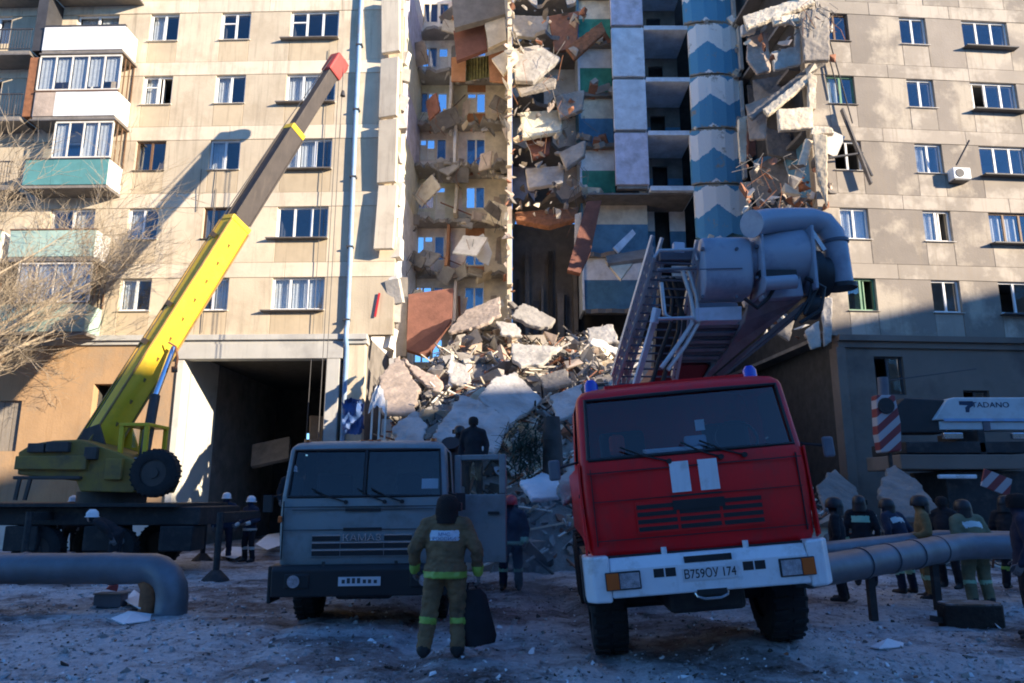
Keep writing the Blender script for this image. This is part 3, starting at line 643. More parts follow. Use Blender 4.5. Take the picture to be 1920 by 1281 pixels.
for k in (1, 2):
    z = floor_z(k)
    rbox('landing_wall', 'bluewall', 6.5, 7.0, 34.2, 34.35, z, z + 1.45); rbox('landing_wall', 'bluewall', 7.75, 8.5, 34.2, 34.35, z, z + 1.45)
    rbox('landing_wall', 'whitewall', 6.5, 7.0, 34.2, 34.35, z + 1.452, z + 2.5); rbox('landing_wall', 'whitewall', 7.75, 8.5, 34.2, 34.35, z + 1.452, z + 2.5)
    rbox('doorway_shade', 'dark', 6.9, 7.8, 34.9, 35.0, z, z + 2.2)
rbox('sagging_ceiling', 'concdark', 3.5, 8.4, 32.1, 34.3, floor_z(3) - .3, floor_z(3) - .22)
# zigzag painted wall
def zig_mat():
    m = bpy.data.materials.new('zigzag_paint'); m.use_nodes = True; nt = m.node_tree; n = nt.nodes; L = nt.links; b = n['Principled BSDF']; b.inputs['Roughness'].default_value = .9
    geo = n.new('ShaderNodeNewGeometry'); sp = n.new('ShaderNodeSeparateXYZ'); L.new(geo.outputs['Position'], sp.inputs[0])
    def ma(op, a, b_=None):
        q = n.new('ShaderNodeMath'); q.operation = op
        for i, v in enumerate((a, b_)):
            if v is None: continue
            if isinstance(v, (int, float)): q.inputs[i].default_value = v
            else: L.new(v, q.inputs[i])
        return q.outputs[0]
    def nz(s, d=6):
        t = n.new('ShaderNodeTexNoise'); t.inputs['Scale'].default_value = s; t.inputs['Detail'].default_value = d; t.inputs['Roughness'].default_value = .7; L.new(geo.outputs['Position'], t.inputs['Vector']); return t.outputs['Fac']
    tri = ma('PINGPONG', ma('SUBTRACT', sp.outputs[0], 8.5), .85)         # zigzag across the wall
    ph = ma('MODULO', ma('SUBTRACT', ma('ADD', sp.outputs[2], ma('ADD', ma('MULTIPLY', tri, -.72), ma('MULTIPLY', ma('SUBTRACT', nz(3.5), .5), .35))), 7.5 - .35), ST)
    blue = ma('LESS_THAN', ph, 1.5)
    mx = n.new('ShaderNodeMix'); mx.data_type = 'RGBA'; L.new(blue, mx.inputs[0]); mx.inputs[6].default_value = (.88, .85, .80, 1); mx.inputs[7].default_value = (.11, .33, .50, 1)
    r = n.new('ShaderNodeValToRGB'); r.color_ramp.elements[0].position = .60; r.color_ramp.elements[1].position = .68; L.new(nz(1.4), r.inputs[0])
    m2 = n.new('ShaderNodeMix'); m2.data_type = 'RGBA'; L.new(r.outputs[0], m2.inputs[0]); L.new(mx.outputs[2], m2.inputs[6]); m2.inputs[7].default_value = (.36, .31, .24, 1)
    # worn joint between storeys
    j = ma('LESS_THAN', ma('ABSOLUTE', ma('SUBTRACT', ma('ADD', ma('MODULO', ma('SUBTRACT', sp.outputs[2], 7.5 - 1.385), ST), ma('MULTIPLY', ma('SUBTRACT', nz(5), .5), .5)), 1.385)), .10)
    m3 = n.new('ShaderNodeMix'); m3.data_type = 'RGBA'; L.new(j, m3.inputs[0]); L.new(m2.outputs[2], m3.inputs[6]); m3.inputs[7].default_value = (.33, .28, .21, 1)
    L.new(m3.outputs[2], b.inputs['Base Color'])
    bp = n.new('ShaderNodeBump'); bp.inputs['Strength'].default_value = .5; bp.inputs['Distance'].default_value = .05; L.new(nz(6), bp.inputs['Height']); L.new(bp.outputs[0], b.inputs['Normal'])
    return m
M['zig'] = zig_mat()
for k in range(2, 8):
    z = floor_z(k); off = .11 * math.sin(k * 1.7); b = MB()
    xs = [8.42, 8.75, 9.35, 9.97, 10.4, 10.75]; ys = [31.75, 31.6, 31.52, 31.52, 31.6, 31.78]
    lo = [z + rr.uniform(.0, .06) for _ in xs] if k > 2 else [z + rr.uniform(-.1, .45) for _ in xs]
    n = len(xs); vs = []
    for i in range(n): vs += [(xs[i] + off, ys[i], lo[i]), (xs[i] + off, ys[i], z + ST - .035), (xs[i] + off, ys[i] + .22, lo[i]), (xs[i] + off, ys[i] + .22, z + ST - .035)]
    fs = []
    for i in range(n - 1): a = 4*i; c = 4*(i+1); fs += [(a, c, c+1, a+1), (a+2, a+3, c+3, c+2), (a, a+2, c+2, c), (a+1, c+1, c+3, a+3)]
    fs += [(0, 1, 3, 2), (4*n-4, 4*n-2, 4*n-1, 4*n-3)]
    b.add(vs, fs).build('zigzag_wall', M['zig'], ruin, world=True)
    for i in range(6):
        s = rr.uniform(.1, .28); MB().obox((rr.choice((10.6, 10.8, rr.uniform(8.5, 10.8))), 31.6, z + rr.uniform(-.12, .12) + (rr.uniform(0, 2.3) if i > 3 else 0)), (s, s, s * 1.5), rotm(rr.uniform(-40, 40), rr.uniform(-40, 40), 0)).build('debris_piece', M[rr.choice(('conccream', 'conc', 'oldwhite'))], ruin, world=True)
    rbox('zigzag_return', 'concpale', 10.72 + off, 10.86 + off, 31.7 - rr.random() * .5, 32.6, z + .3 * rr.random(), z + ST - .3)
# deep void right of it: its shade is put into near-black walls
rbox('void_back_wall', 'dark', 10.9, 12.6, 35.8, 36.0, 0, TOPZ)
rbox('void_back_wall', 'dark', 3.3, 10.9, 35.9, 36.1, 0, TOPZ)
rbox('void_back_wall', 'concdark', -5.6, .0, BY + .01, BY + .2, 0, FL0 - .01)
# fallen beam, triangle slab and other big pieces in front of the blue walls
rquad('fallen_beam', 'redpanel', [(1100, 378, 31.5), (1128, 376, 31.5), (1108, 470, 30.6), (1088, 512, 30.2), (1064, 506, 30.2)], .25)
rquad('fallen_beam', 'conccream', [(1078, 402, 31.8), (1090, 398, 31.8), (1088, 470, 31.3), (1076, 480, 31.3)], .15)
rquad('fallen_slab', 'concdark', [(1135, 480, 31.5), (1215, 466, 31.5), (1222, 482, 30.8), (1140, 494, 30.8)], .2)
rquad('fallen_slab', 'conccream', [(1136, 490, 31), (1192, 486, 31), (1164, 524, 30.6)], .15)
rquad('fallen_slab', 'palewall', [(1150, 464, 31.6), (1186, 430, 31.8), (1192, 438, 31.8), (1160, 474, 31.6)], .12)
# facade wreckage hanging at the right block's edge
for (pts, th, m) in (
    ([(1392, 30, 27.5), (1500, -6, 27), (1530, 2, 26.6), (1400, 52, 27)], .2, 'conccream'),
    ([(1448, 30, 26.6), (1502, 24, 26.6), (1500, 40, 26.6), (1452, 46, 26.6)], .2, 'conccream'),
    ([(1502, 22, 26.3), (1556, 10, 26.2), (1556, 112, 26.0), (1508, 114, 26.1)], .22, 'panelR'),
    ([(1446, 96, 26.7), (1502, 84, 26.6), (1502, 120, 26.6), (1452, 132, 26.7)], .18, 'concpale'),
    ([(1492, 44, 26.6), (1504, 42, 26.6), (1502, 90, 26.6), (1490, 94, 26.6)], .18, 'concpale'),
    ([(1390, 46, 27.6), (1420, 40, 27.6), (1418, 60, 27.6), (1392, 66, 27.6)], .2, 'oldwhite'),
    ([(1402, 70, 27.9), (1440, 60, 27.9), (1446, 132, 27.4), (1420, 138, 27.4), (1400, 110, 27.6)], .15, 'concpink'),
    ([(1430, 205, 26.9), (1518, 134, 26.6), (1530, 142, 26.5), (1440, 216, 26.8)], .2, 'conccream'),
    ([(1400, 216, 27.2), (1524, 116, 26.8), (1548, 116, 26.6), (1410, 224, 27.1)], .15, 'concdark'),
    ([(1458, 204, 26.5), (1524, 200, 26.5), (1526, 240, 26.4), (1462, 244, 26.4)], .22, 'conccream'),
    ([(1516, 146, 26.5), (1532, 140, 26.5), (1530, 204, 26.5), (1516, 204, 26.5)], .2, 'conccream'),
    ([(1524, 250, 26.3), (1552, 252, 26.2), (1552, 390, 26.2), (1532, 330, 26.3)], .2, 'panelL'),
    ([(1512, 258, 26.6), (1526, 262, 26.6), (1494, 372, 26.9), (1478, 372, 26.9)], .2, 'conccream'),
    ([(1524, 236, 26.4), (1560, 238, 26.3), (1566, 250, 26.3), (1520, 252, 26.4)], .3, 'conccream'),
    ([(1384, 222, 28), (1402, 216, 28), (1400, 305, 28), (1388, 305, 28)], .2, 'conccream'),
    ([(1400, 222, 29), (1416, 216, 29), (1418, 290, 29), (1402, 296, 29)], .2, 'redpanel'),
    ([(1412, 300, 30), (1500, 270, 29.5), (1494, 360, 29), (1420, 395, 29.5)], .2, 'bluewall'),
    ([(1398, 60, 30.5), (1520, 40, 29.5), (1516, 66, 29), (1402, 96, 30)], .2, 'dark'),  # near-black slabs added here to deepen the void's shade
    ([(1400, 160, 30.5), (1510, 150, 29.5), (1470, 200, 29), (1404, 210, 30)], .2, 'dark'),
    ([(1404, 320, 30), (1520, 250, 29), (1500, 330, 28.6), (1420, 400, 29.4)], .2, 'concdark'),
    ([(1410, 400, 29.6), (1500, 350, 28.8), (1510, 420, 28.4), (1430, 440, 29)], .2, 'dark'),
    ([(1430, 236, 28.5), (1480, 250, 28.2), (1500, 300, 28), (1440, 290, 28.4)], .18, 'concdark'),
    ([(1398, 196, 27.8), (1440, 180, 27.6), (1436, 260, 27.4), (1404, 262, 27.8)], .16, 'concpink'),
    ([(1500, 400, 26.6), (1530, 392, 26.5), (1546, 470, 26.3), (1520, 520, 26.4)], .16, 'conc'),
    ([(1530, 430, 26.3), (1556, 420, 26.2), (1560, 520, 26.1), (1540, 540, 26.2)], .16, 'panelL'),
    ([(1410, 150, 28.5), (1470, 140, 28.2), (1460, 190, 27.8), (1416, 206, 28.2)], .16, 'concdark'),
    ([(1440, 560, 27.5), (1490, 600, 27.2), (1480, 640, 27), (1446, 620, 27.3)], .16, 'concdark'),
    ([(1540, 560, 26.2), (1562, 556, 26.1), (1560, 640, 26.1), (1546, 650, 26.1)], .16, 'conc'),
    ([(1505, 575, 26.5), (1550, 520, 26.4), (1556, 560, 26.4), (1520, 600, 26.4)], .2, 'conccream'),
    ([(1508, 620, 26.4), (1536, 600, 26.3), (1540, 650, 26.2), (1520, 655, 26.3)], .15, 'concpale')):
    q_ = rquad('hanging_wreckage', m, [(x_, y_, Y_ - (.75 if Y_ < 28 else .2)) for x_, y_, Y_ in pts], th)
    crumble(q_, .05, .06)
for i in range(120):
    x = rr.uniform(1395, 1560); y = rr.choice((rr.uniform(20, 140), rr.uniform(300, 390), rr.uniform(340, 420), rr.uniform(560, 640)))
    chunk_at(P(x, y, rr.uniform(25.7, 26.8)), rr.uniform(.06, .24), rr.choice(('conccream', 'concdark', 'oldwhite', 'concdark', 'brick', 'concpink')))
for i in range(60):      # bent reinforcing bars and torn cables
    x, y = rr.choice(((rr.uniform(1500, 1560), rr.uniform(0, 60)), (rr.uniform(1400, 1500), rr.uniform(280, 400)), (rr.uniform(960, 1095), rr.uniform(60, 400))))
    a = P(x, y, 25.6 if x > 1390 else 31); MB().tube([a, a + Vector((rr.uniform(-.4, .4), -.15, -rr.uniform(.2, .6))), a + Vector((rr.uniform(-.7, .7), -.2, -rr.uniform(.6, 1.5)))], .012, 4).build('bent_bar', M[rr.choice(('rust', 'iron', 'concdark'))], ruin, world=True)
# ------------------------------------------------------------ rubble heap
def heap(x, y):
    t = max(0., min(1., (y - 18.2) / 9.5)); h = 7.0 * (1 - (1 - t) ** 1.55)
    if y > 27.7: h += min(1.6, (y - 27.7) * .45)
    lat = 1.0
    if x < -2.5: lat = max(0., 1 - ((-2.5 - x) / 3.4) ** 1.4)
    if x > 5.5: lat = max(.12, 1 - ((x - 5.5) / 5.5) ** 1.1) * max(0, min(1, (15 - x) / 3))
    h = h * lat
    return h + .55 * noise.noise(Vector((x * .55, y * .55, 3))) * min(1, h) + .22 * noise.noise(Vector((x * 1.7, y * 1.7, 8))) * min(1, h) - .25
hb = MB(); xs = [-7 + .35 * i for i in range(70)]; ys = [17.2 + .35 * i for i in range(56)]
hb.v = [Vector((x, y, heap(x, y))) for y in ys for x in xs]; n_ = len(xs)
for j in range(len(ys) - 1):
    for i in range(n_ - 1):
        if max(heap(xs[i], ys[j]), heap(xs[i+1], ys[j+1]), heap(xs[i], ys[j+1])) < -.2: continue
        hb.f.append([j*n_+i, j*n_+i+1, (j+1)*n_+i+1, (j+1)*n_+i]); hb.m.append(0)
M['heapdirt'] = conc('rubble_dust', (.26, .23, .20), bump=1.5, bscale=7)
prop(hb.build('rubble_heap', M['heapdirt']), 'heap of crushed concrete and dust filling the collapsed section', 'rubble', kind='stuff')
rb_ = random.Random(33)
small = MB(); mats_s = ['conc', 'concpale', 'conccream', 'concdark', 'brick', 'concpink', 'snowc', 'gravelly', 'oldwhite', 'dark']
wts = [22, 8, 5, 28, 6, 9, 2, 16, 2, 16]  # large near-black share imitates shaded gaps between the pieces
for i in range(9000):
    x = rb_.uniform(-6.6, 15.2); y = rb_.uniform(17.6, 33) if rb_.random() < .75 else rb_.uniform(17.4, 24); h = heap(x, y)
    if h < -.1 or (x < -5.2 and y > 25.6) or (x > 11 and y > 25.9): continue
    s = rb_.uniform(.05, .16) if rb_.random() < .8 else rb_.uniform(.16, .34)
    M3 = rotm(rb_.uniform(-70, 70), rb_.uniform(-70, 70), rb_.uniform(0, 360)); c = Vector((x, y, h + s * .2)); vs, fs = rb_.choice(shapes)
    if rb_.random() < .25:      # splintered sticks and bars
        L_ = rb_.uniform(.4, 1.5); small.obox(c + Vector((0, 0, .1)), (L_, .05, .04), rotm(rb_.uniform(-40, 40), rb_.uniform(-45, 45), rb_.uniform(0, 360)), mats_s.index(rb_.choice(('concdark', 'oldwhite', 'dark', 'conccream', 'brick'))))
    else:
        sx = rb_.uniform(.7, 1.6); small.add([c + M3 @ Vector((v.x * s * sx, v.y * s, v.z * s)) for v in vs], fs, rb_.choices(range(10), wts)[0])
prop(small.build('small_rubble', [M[m] for m in mats_s]), 'loose small fragments and splinters scattered over the rubble heap', 'rubble', kind='stuff')
# single blocks one can pick out on the heap
meshes = []
for i in range(14):
    vs, fs = shapes[i]; o = MB().add(vs, fs).build('concrete_chunk', M[('conc', 'concpale', 'conccream', 'concdark', 'concpink', 'gravelly', 'brick')[i % 7]], bevel=0); meshes.append(o.data); bpy.data.objects.remove(o)
for i in range(190):
    for _ in range(30):
        x = rb_.uniform(-5.6, 13.5); y = rb_.uniform(18, 31); h = heap(x, y)
        if h > .1 and not (x < -4.6 and y > 25) and not (x > 10.8 and y > 25.7): break
    s = rb_.uniform(.2, .6); o = bpy.data.objects.new('concrete_chunk', meshes[i % 14]); scene.collection.objects.link(o)
    o.location = (x, y, h + s * .25); o.rotation_euler = (rb_.uniform(-1, 1), rb_.uniform(-1, 1), rb_.uniform(0, 6)); o.scale = (s * rb_.uniform(.8, 2.0), s, s * rb_.uniform(.3, .9))
    col_ = ('grey', 'pale', 'cream', 'dark grey', 'pinkish', 'brownish', 'brick red')[(i % 14) % 7]; wh_ = 'left' if x < 0 else ('middle' if x < 5 else 'right'); up_ = 'foot' if y < 21.5 else ('slope' if y < 26.5 else 'top')
    prop(o, f'{col_} concrete lump at the {up_} of the heap, {wh_} side', 'concrete', f'{col_} concrete lumps, {wh_} {up_} of the heap')
# big slabs
M['slabpale'] = mat('slab_concrete', (.44, .425, .405), .95, var=.2, vscale=1.2, dirt=(.30, .275, .25), dscale=1.1, dlo=.48, dhi=.66, bump=1.0, bscale=6, rnd=.1)
def bigslab(name, m, pts, th, label, cat='slab'):
    W = [P(*p) for p in pts]; b = MB(); rs = random.Random(len(label))
    out = []; cc_ = sum(W, Vector()) / len(W); nn = Vector()
    for i in range(len(W)): nn += (W[i] - cc_).cross(W[(i+1) % len(W)] - cc_)
    nn.normalize()
    for i in range(len(W)):
        a, c = W[i], W[(i+1) % len(W)]; k = max(1, int((c - a).length / .16))
        for j in range(k):
            q = a.lerp(c, j / k)
            w_ = Vector((rs.uniform(-.06, .06), rs.uniform(-.06, .06), rs.uniform(-.06, .06))) + Vector((1, 0, 1)) * (.08 * noise.noise(q * 1.3)); w_ -= nn * w_.dot(nn); q = q - nn * (q - cc_).dot(nn) + w_
            out.append(q)
    b.slabq(out, th * rs.uniform(.5, .8)); c = sum(W, Vector()) / len(W)
    for i in range(rs.randint(2, 5)):      # reinforcing bars left sticking out
        q = rs.choice(out); b.tube([q.lerp(c, .15), q + (q - c).normalized() * rs.uniform(.1, .35) + Vector((0, 0, rs.uniform(-.2, .2)))], .012, 4, mi=1)
    o = b.build(name, [M[m], M['rust']]); o.location = (c.x, c.y, c.z)
    for v in o.data.vertices: v.co -= c
    crumble(o, .042, .05)
    return prop(o, label, cat)
SL = [
 ('concrete_slab', 'slabpale', [(897, 742, 21.5), (929, 707, 22.8), (968, 697, 23.6), (1016, 748, 22.6), (958, 796, 20.9)], .25, 'large pale slab at the top of the pair leaning on the heap, sun on its upper half'),
 ('concrete_slab', 'slabpale', [(812, 818, 19.0), (864, 738, 21.2), (898, 746, 21.2), (958, 792, 20.4), (924, 846, 18.6), (840, 836, 18.6)], .25, 'large pale bluish slab lying in shade just above the green truck'),
 ('concrete_slab', 'concpale', [(958, 644, 25.6), (1052, 650, 25.4), (1012, 684, 24.2), (978, 684, 24.2), (960, 670, 24.6)], .22, 'bright cream slab lying flat and sunlit in the middle of the heap'),
 ('concrete_slab', 'concpink', [(838, 622, 27.4), (872, 582, 28.6), (936, 556, 28.8), (942, 586, 27.6), (900, 612, 27.2)], .22, 'curved brownish slab perched on the left top of the heap'),
 ('concrete_slab', 'conc', [(958, 596, 28.4), (980, 564, 29), (1042, 600, 28.6), (1030, 614, 28), (994, 606, 28)], .25, 'grey angled slab at the very top of the heap below the dark shaft'),
 ('concrete_slab', 'concpale', [(846, 664, 25), (872, 688, 24.6), (884, 712, 24), (866, 724, 23.8), (843, 720, 24)], .2, 'pale slab standing on edge beside a white strip'),
 ('white_strip', 'oldwhite', [(841, 664, 24.9), (851, 662, 24.9), (851, 722, 24), (841, 722, 24)], .1, 'white upright strip of frame stuck in the heap', ),
 ('concrete_slab', 'concpink', [(708, 706, 23.6), (748, 666, 25), (786, 724, 23.2), (776, 776, 21.8), (722, 770, 21.8)], .22, 'pinkish grey slab tilted at the left foot of the heap'),
 ('concrete_slab', 'concpink', [(752, 668, 25.2), (790, 690, 24.6), (832, 716, 24), (828, 740, 23.4), (786, 712, 24)], .2, 'narrow brown slab sloping down to the right on the left of the heap'),
 ('concrete_slab', 'slabpale', [(736, 800, 20.2), (778, 764, 21), (800, 802, 20.2), (796, 826, 19.4), (738, 830, 19.4)], .2, 'bluish broken slab in the shade behind the green truck cab'),
 ('concrete_slab', 'concpale', [(930, 602, 27.8), (970, 606, 27.8), (978, 630, 27), (940, 626, 27)], .2, 'small sunlit slab end beside the curved brownish slab'),
 ('concrete_slab', 'concpale', [(1100, 616, 26.5), (1150, 606, 26.5), (1158, 640, 25.6), (1104, 648, 25.6)], .2, 'whitish slab on the right shoulder of the heap left of the ladder'),
 ('concrete_slab', 'oldwhite', [(1112, 632, 25.4), (1162, 652, 25.2), (1158, 664, 25), (1108, 644, 25.2)], .1, 'thin white board lying across the right shoulder of the heap'),
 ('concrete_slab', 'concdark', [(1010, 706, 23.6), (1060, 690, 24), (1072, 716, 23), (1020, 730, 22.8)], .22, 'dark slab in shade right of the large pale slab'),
 ('concrete_slab', 'slabpale', [(1030, 740, 21.5), (1090, 720, 22), (1096, 762, 20.8), (1046, 790, 20.4)], .2, 'grey blue slab tilted behind the left mirror of the red truck'),
 ('concrete_slab', 'conc', [(1046, 905, 15.8), (1086, 838, 17), (1092, 838, 17), (1092, 940, 15.4), (1050, 940, 15.2)], .2, 'pale slab leaning in the gap at the left side of the red truck'),
 ('concrete_slab', 'concdark', [(1536, 905, 17.0), (1562, 884, 17.8), (1612, 912, 17.4), (1604, 970, 16.4), (1546, 955, 16.4)], .2, 'dark slab leaning right of the red truck cab behind the firemen'),
 ('concrete_slab', 'concdark', [(1648, 908, 18.2), (1670, 872, 19.2), (1722, 900, 18.6), (1760, 945, 17.4), (1716, 975, 17), (1660, 968, 17)], .2, 'grey slab propped under the striped hook block'),
 ('concrete_slab', 'snowc', [(980, 900, 16.8), (1020, 886, 17.4), (1062, 896, 17.2), (1046, 930, 16.2), (990, 934, 16)], .15, 'snow dusted slab low between the two trucks'),
]
for s in SL: bigslab(*s, cat='strip') if s[0] == 'white_strip' else bigslab(*s)
# white cloth draped over posts at the heap's left foot
wt = thing('draped_frame', 'white sheet hung over upright posts at the left foot of the heap', 'frame', P(708, 800, 20.8))
for dx in (-.18, .03, .2): MB().beam((dx, 0, -.6), (dx + .02, 0, .75), .05, .05).build('post', M['oldwhite'], wt)
cb = MB(); g = 8; cb.v = []
for j in range(g + 1):
    for i in range(g + 1):
        u = i / g - .5; v = j / g; cb.v.append(Vector((u * (.34 + .16 * v), -.1 - .12 * v + .05 * math.sin(i * 2.1 + j), 1.15 - .6 * v - 1.0 * u * u + .06 * math.sin(i * 3 + j) * (1 - .4 * v))))
for j in range(g):
    for i in range(g): cb.f.append([j*(g+1)+i, j*(g+1)+i+1, (j+1)*(g+1)+i+1, (j+1)*(g+1)+i]); cb.m.append(0)
cb.build('sheet', M['white'], wt, smooth=80)
# blue tarpaulin on the pier
bt = MB(); g = 10
for j in range(g + 1):
    for i in range(g + 1):
        p = P(642 + 40 * i / g, 748 + 66 * j / g, 25.0); bt.v.append(p + Vector((0, .25 * noise.noise(Vector((i * .5, j * .4, 2))), .15 * noise.noise(Vector((i * .6, j * .3, 7))))))
for j in range(g):
    for i in range(g):
        if (i in (0, 9) and j in (0, 4, 9)): continue
        bt.f.append([j*(g+1)+i, j*(g+1)+i+1, (j+1)*(g+1)+i+1, (j+1)*(g+1)+i]); bt.m.append(0)
prop(bt.build('tarpaulin', mat('blue_tarp', (.04, .10, .28), .6, var=.2), smooth=60), 'dark blue tarpaulin hanging on the pier right of the archway', 'tarpaulin')
# dark post and tangled greenery by the heap foot
pt = MB(); pt.tube([P(1037, 890, 17.5), P(1036, 840, 17.6), P(1034, 782, 17.6)], [.26, .24, .2], 10)
prop(pt.build('dark_post', M['dark'], smooth=50), 'thick dark post standing upright between the two trucks', 'post')
fb = MB(); rf = random.Random(4)
for i in range(420):
    c = P(rf.gauss(985, 18), rf.gauss(842, 24), rf.uniform(17.0, 18)); L_ = rf.uniform(.1, .35)
    d = Vector((rf.uniform(-1, 1), rf.uniform(-.4, .4), rf.uniform(-1, .5))).normalized(); fb.beam(c, c + d * L_, .05, .006, w1=.015)
prop(fb.build('fir_branches', mat('fir_green', (.025, .05, .035), .8, var=.4)), 'tangle of dark green fir branches at the foot of the heap between the trucks', 'branches', kind='stuff')
# ------------------------------------------------------------ vehicle materials
M['red'] = mat('fire_engine_red', (.74, .009, .014), .40, spec=.35, coat=.08, var=.06, vscale=2, dirt=(.46, .03, .03), dscale=3.2, dlo=.5, dhi=.75, streak=(.56, .02, .022))
M['khaki'] = mat('grey_green_paint', (.20, .24, .25), .5, coat=.1, var=.06, vscale=2, dirt=(.145, .155, .155), dscale=2.6, dlo=.48, dhi=.7)
M['bumper'] = mat('white_bumper_paint', (.74, .76, .80), .35, coat=.3, var=.05, dirt=(.42, .40, .38), dscale=4, dlo=.52, dhi=.75, streak=(.6, .6, .62))
M['rubber'] = mat('tyre_rubber', (.02, .02, .021), .9, var=.25, vscale=8, bump=.4)
M['black'] = mat('black_paint', (.015, .015, .017), .55, var=.2)
M['chassis'] = mat('chassis_black', (.022, .021, .022), .7, var=.3, dirt=(.06, .05, .045), dscale=4)
M['yellow'] = mat('crane_yellow', (.76, .50, .02), .45, coat=.1, var=.07, vscale=1.5, dirt=(.40, .27, .04), dscale=1.6, dlo=.55, dhi=.85)
M['yellowdull'] = mat('crane_yellow_shaded_dirty', (.33, .20, .035), .6, var=.15, vscale=2, dirt=(.11, .075, .04), dscale=2, dlo=.42, dhi=.7)  # boom yellow darkened for the deck's shade, with dirt mixed in
M['boomdark'] = mat('boom_dark_steel', (.055, .045, .04), .6, var=.2, vscale=3, streak=(.10, .08, .065))
M['chrome'] = mat('chrome_rod', (.6, .62, .66), .15, metal=1)
M['headred'] = mat('faded_red', (.42, .06, .05), .6, var=.15)
M['liftblue'] = mat('lift_grey_paint', (.31, .345, .41), .42, coat=.15, var=.07, vscale=2, dirt=(.19, .21, .27), dscale=2)
M['liftdark'] = mat('lift_dark_steel', (.10, .105, .13), .55, var=.2)
M['alu'] = mat('aluminium', (.52, .52, .53), .4, metal=.6, var=.15, vscale=5)
M['lampglass'] = mat('headlamp', (.45, .47, .5), .1, metal=.8, var=.4, vscale=20)
M['amber'] = mat('amber_lens', (.55, .10, .01), .25, spec=.6)
M['beacon'] = mat('blue_beacon', (.01, .03, .45), .15, spec=.8, coat=.5)
M['wglass'] = glass_mat('windscreen_glass', (.6, .66, .7), .07)
M['plate'] = mat('plate_white', (.62, .63, .66), .5)
M['ink'] = mat('ink_black', (.01, .01, .012), .6)
M['chromebits'] = mat('bright_metal', (.55, .56, .58), .25, metal=.9)
M['seat'] = mat('seat_cloth', (.03, .03, .035), .9)
M['orange'] = mat('red_jacket', (.5, .06, .03), .8)
M['paper'] = mat('paper', (.7, .72, .75), .8)
M['dashgrey'] = mat('dashboard', (.05, .05, .055), .7)

def text(body, size, m, parent, loc, rot=(90, 0, 0), name='lettering', squash=1.0, ext=.003):
    cu = bpy.data.curves.new(name, 'FONT'); cu.body = body; cu.size = size; cu.align_x = 'CENTER'; cu.align_y = 'CENTER'; cu.extrude = ext; cu.resolution_u = 3
    t = bpy.data.objects.new(name, cu); me = evaluated_mesh(t); bpy.data.objects.remove(t)
    me.materials.clear(); me.materials.append(m); o = bpy.data.objects.new(name, me); scene.collection.objects.link(o)
    o.parent = parent; o.location = loc; o.rotation_euler = [R(a) for a in rot]; o.scale = (squash, 1, 1)
    return o

def wheel(root, x, y, z, r, w, axis='x', rim='chassis', name='wheel'):
    "tyre with tread lugs > rim"
    n = 28; b = MB(); a = Vector((1, 0, 0)) if axis == 'x' else Vector((0, 1, 0))
    e1 = Vector((0, 1, 0)) if axis == 'x' else Vector((1, 0, 0)); e2 = Vector((0, 0, 1)); c = Vector((x, y, z))
    prof = [(-.5, .56), (-.52, .72), (-.5, .9), (-.40, .98), (0, 1.0), (.40, .98), (.5, .9), (.52, .72), (.5, .56)]
    for k in range(n):
        t = 2 * math.pi * k / n; d = e1 * math.cos(t) + e2 * math.sin(t)
        for (u, q) in prof: b.v.append(c + a * (u * w) + d * (q * r))
    m = len(prof)
    for k in range(n):
        k2 = (k + 1) % n
        for i in range(m - 1): b.f.append([k*m+i, k*m+i+1, k2*m+i+1, k2*m+i]); b.m.append(0)
    for k in range(n):
        t = 2 * math.pi * (k + .5) / n; d = e1 * math.cos(t) + e2 * math.sin(t); tt = a.cross(d)
        for sgn in (-1, 1): b.beam(c + a * (sgn * .06 * w) + d * r * 1.0, c + a * (sgn * .46 * w) + d * r * .985 + tt * .02, .07 * r, .05 * r, up=d)
    o = b.build(name, M['rubber'], root, smooth=35)
    rb = MB(); rb.cyl(c - a * w * .38, c + a * w * .38, r * .57, n=20); rb.cyl(c - a * w * .5, c + a * w * .5, r * .22, n=12); rb.build('rim', M[rim], o, smooth=40)
    return o

LV = [(1.14, 1.15, .05), (1.22, 1.17, .01), (1.60, 1.19, .0), (1.90, 1.195, .01), (2.10, 1.19, .03), (2.15, 1.19, .04), (2.82, 1.15, .22), (2.87, 1.135, .25), (2.93, 1.08, .33), (2.97, .95, .48)]
LEN = 1.95
def ring(z, w, yf):
    r = .075; pts = []
    for t in (-1, -.985, -.5, -.03, .03, .5, .985, 1): pts.append((t * (w - r), yf + .05 * t * t, z))
    for q in (30, 60): pts.append((w - r + r * math.sin(R(q)), yf + .05 + r - r * math.cos(R(q)), z))
    for y in (yf + .05 + r, yf + .42, 1.35, LEN - .06): pts.append((w, y, z))
    for x in (w - .06, 0, -w + .06): pts.append((x, LEN, z))
    for y in (LEN - .06, 1.35, yf + .42, yf + .05 + r): pts.append((-w, y, z))
    for q in (60, 30): pts.append((-(w - r + r * math.sin(R(q))), yf + .05 + r - r * math.cos(R(q)), z))
    return pts
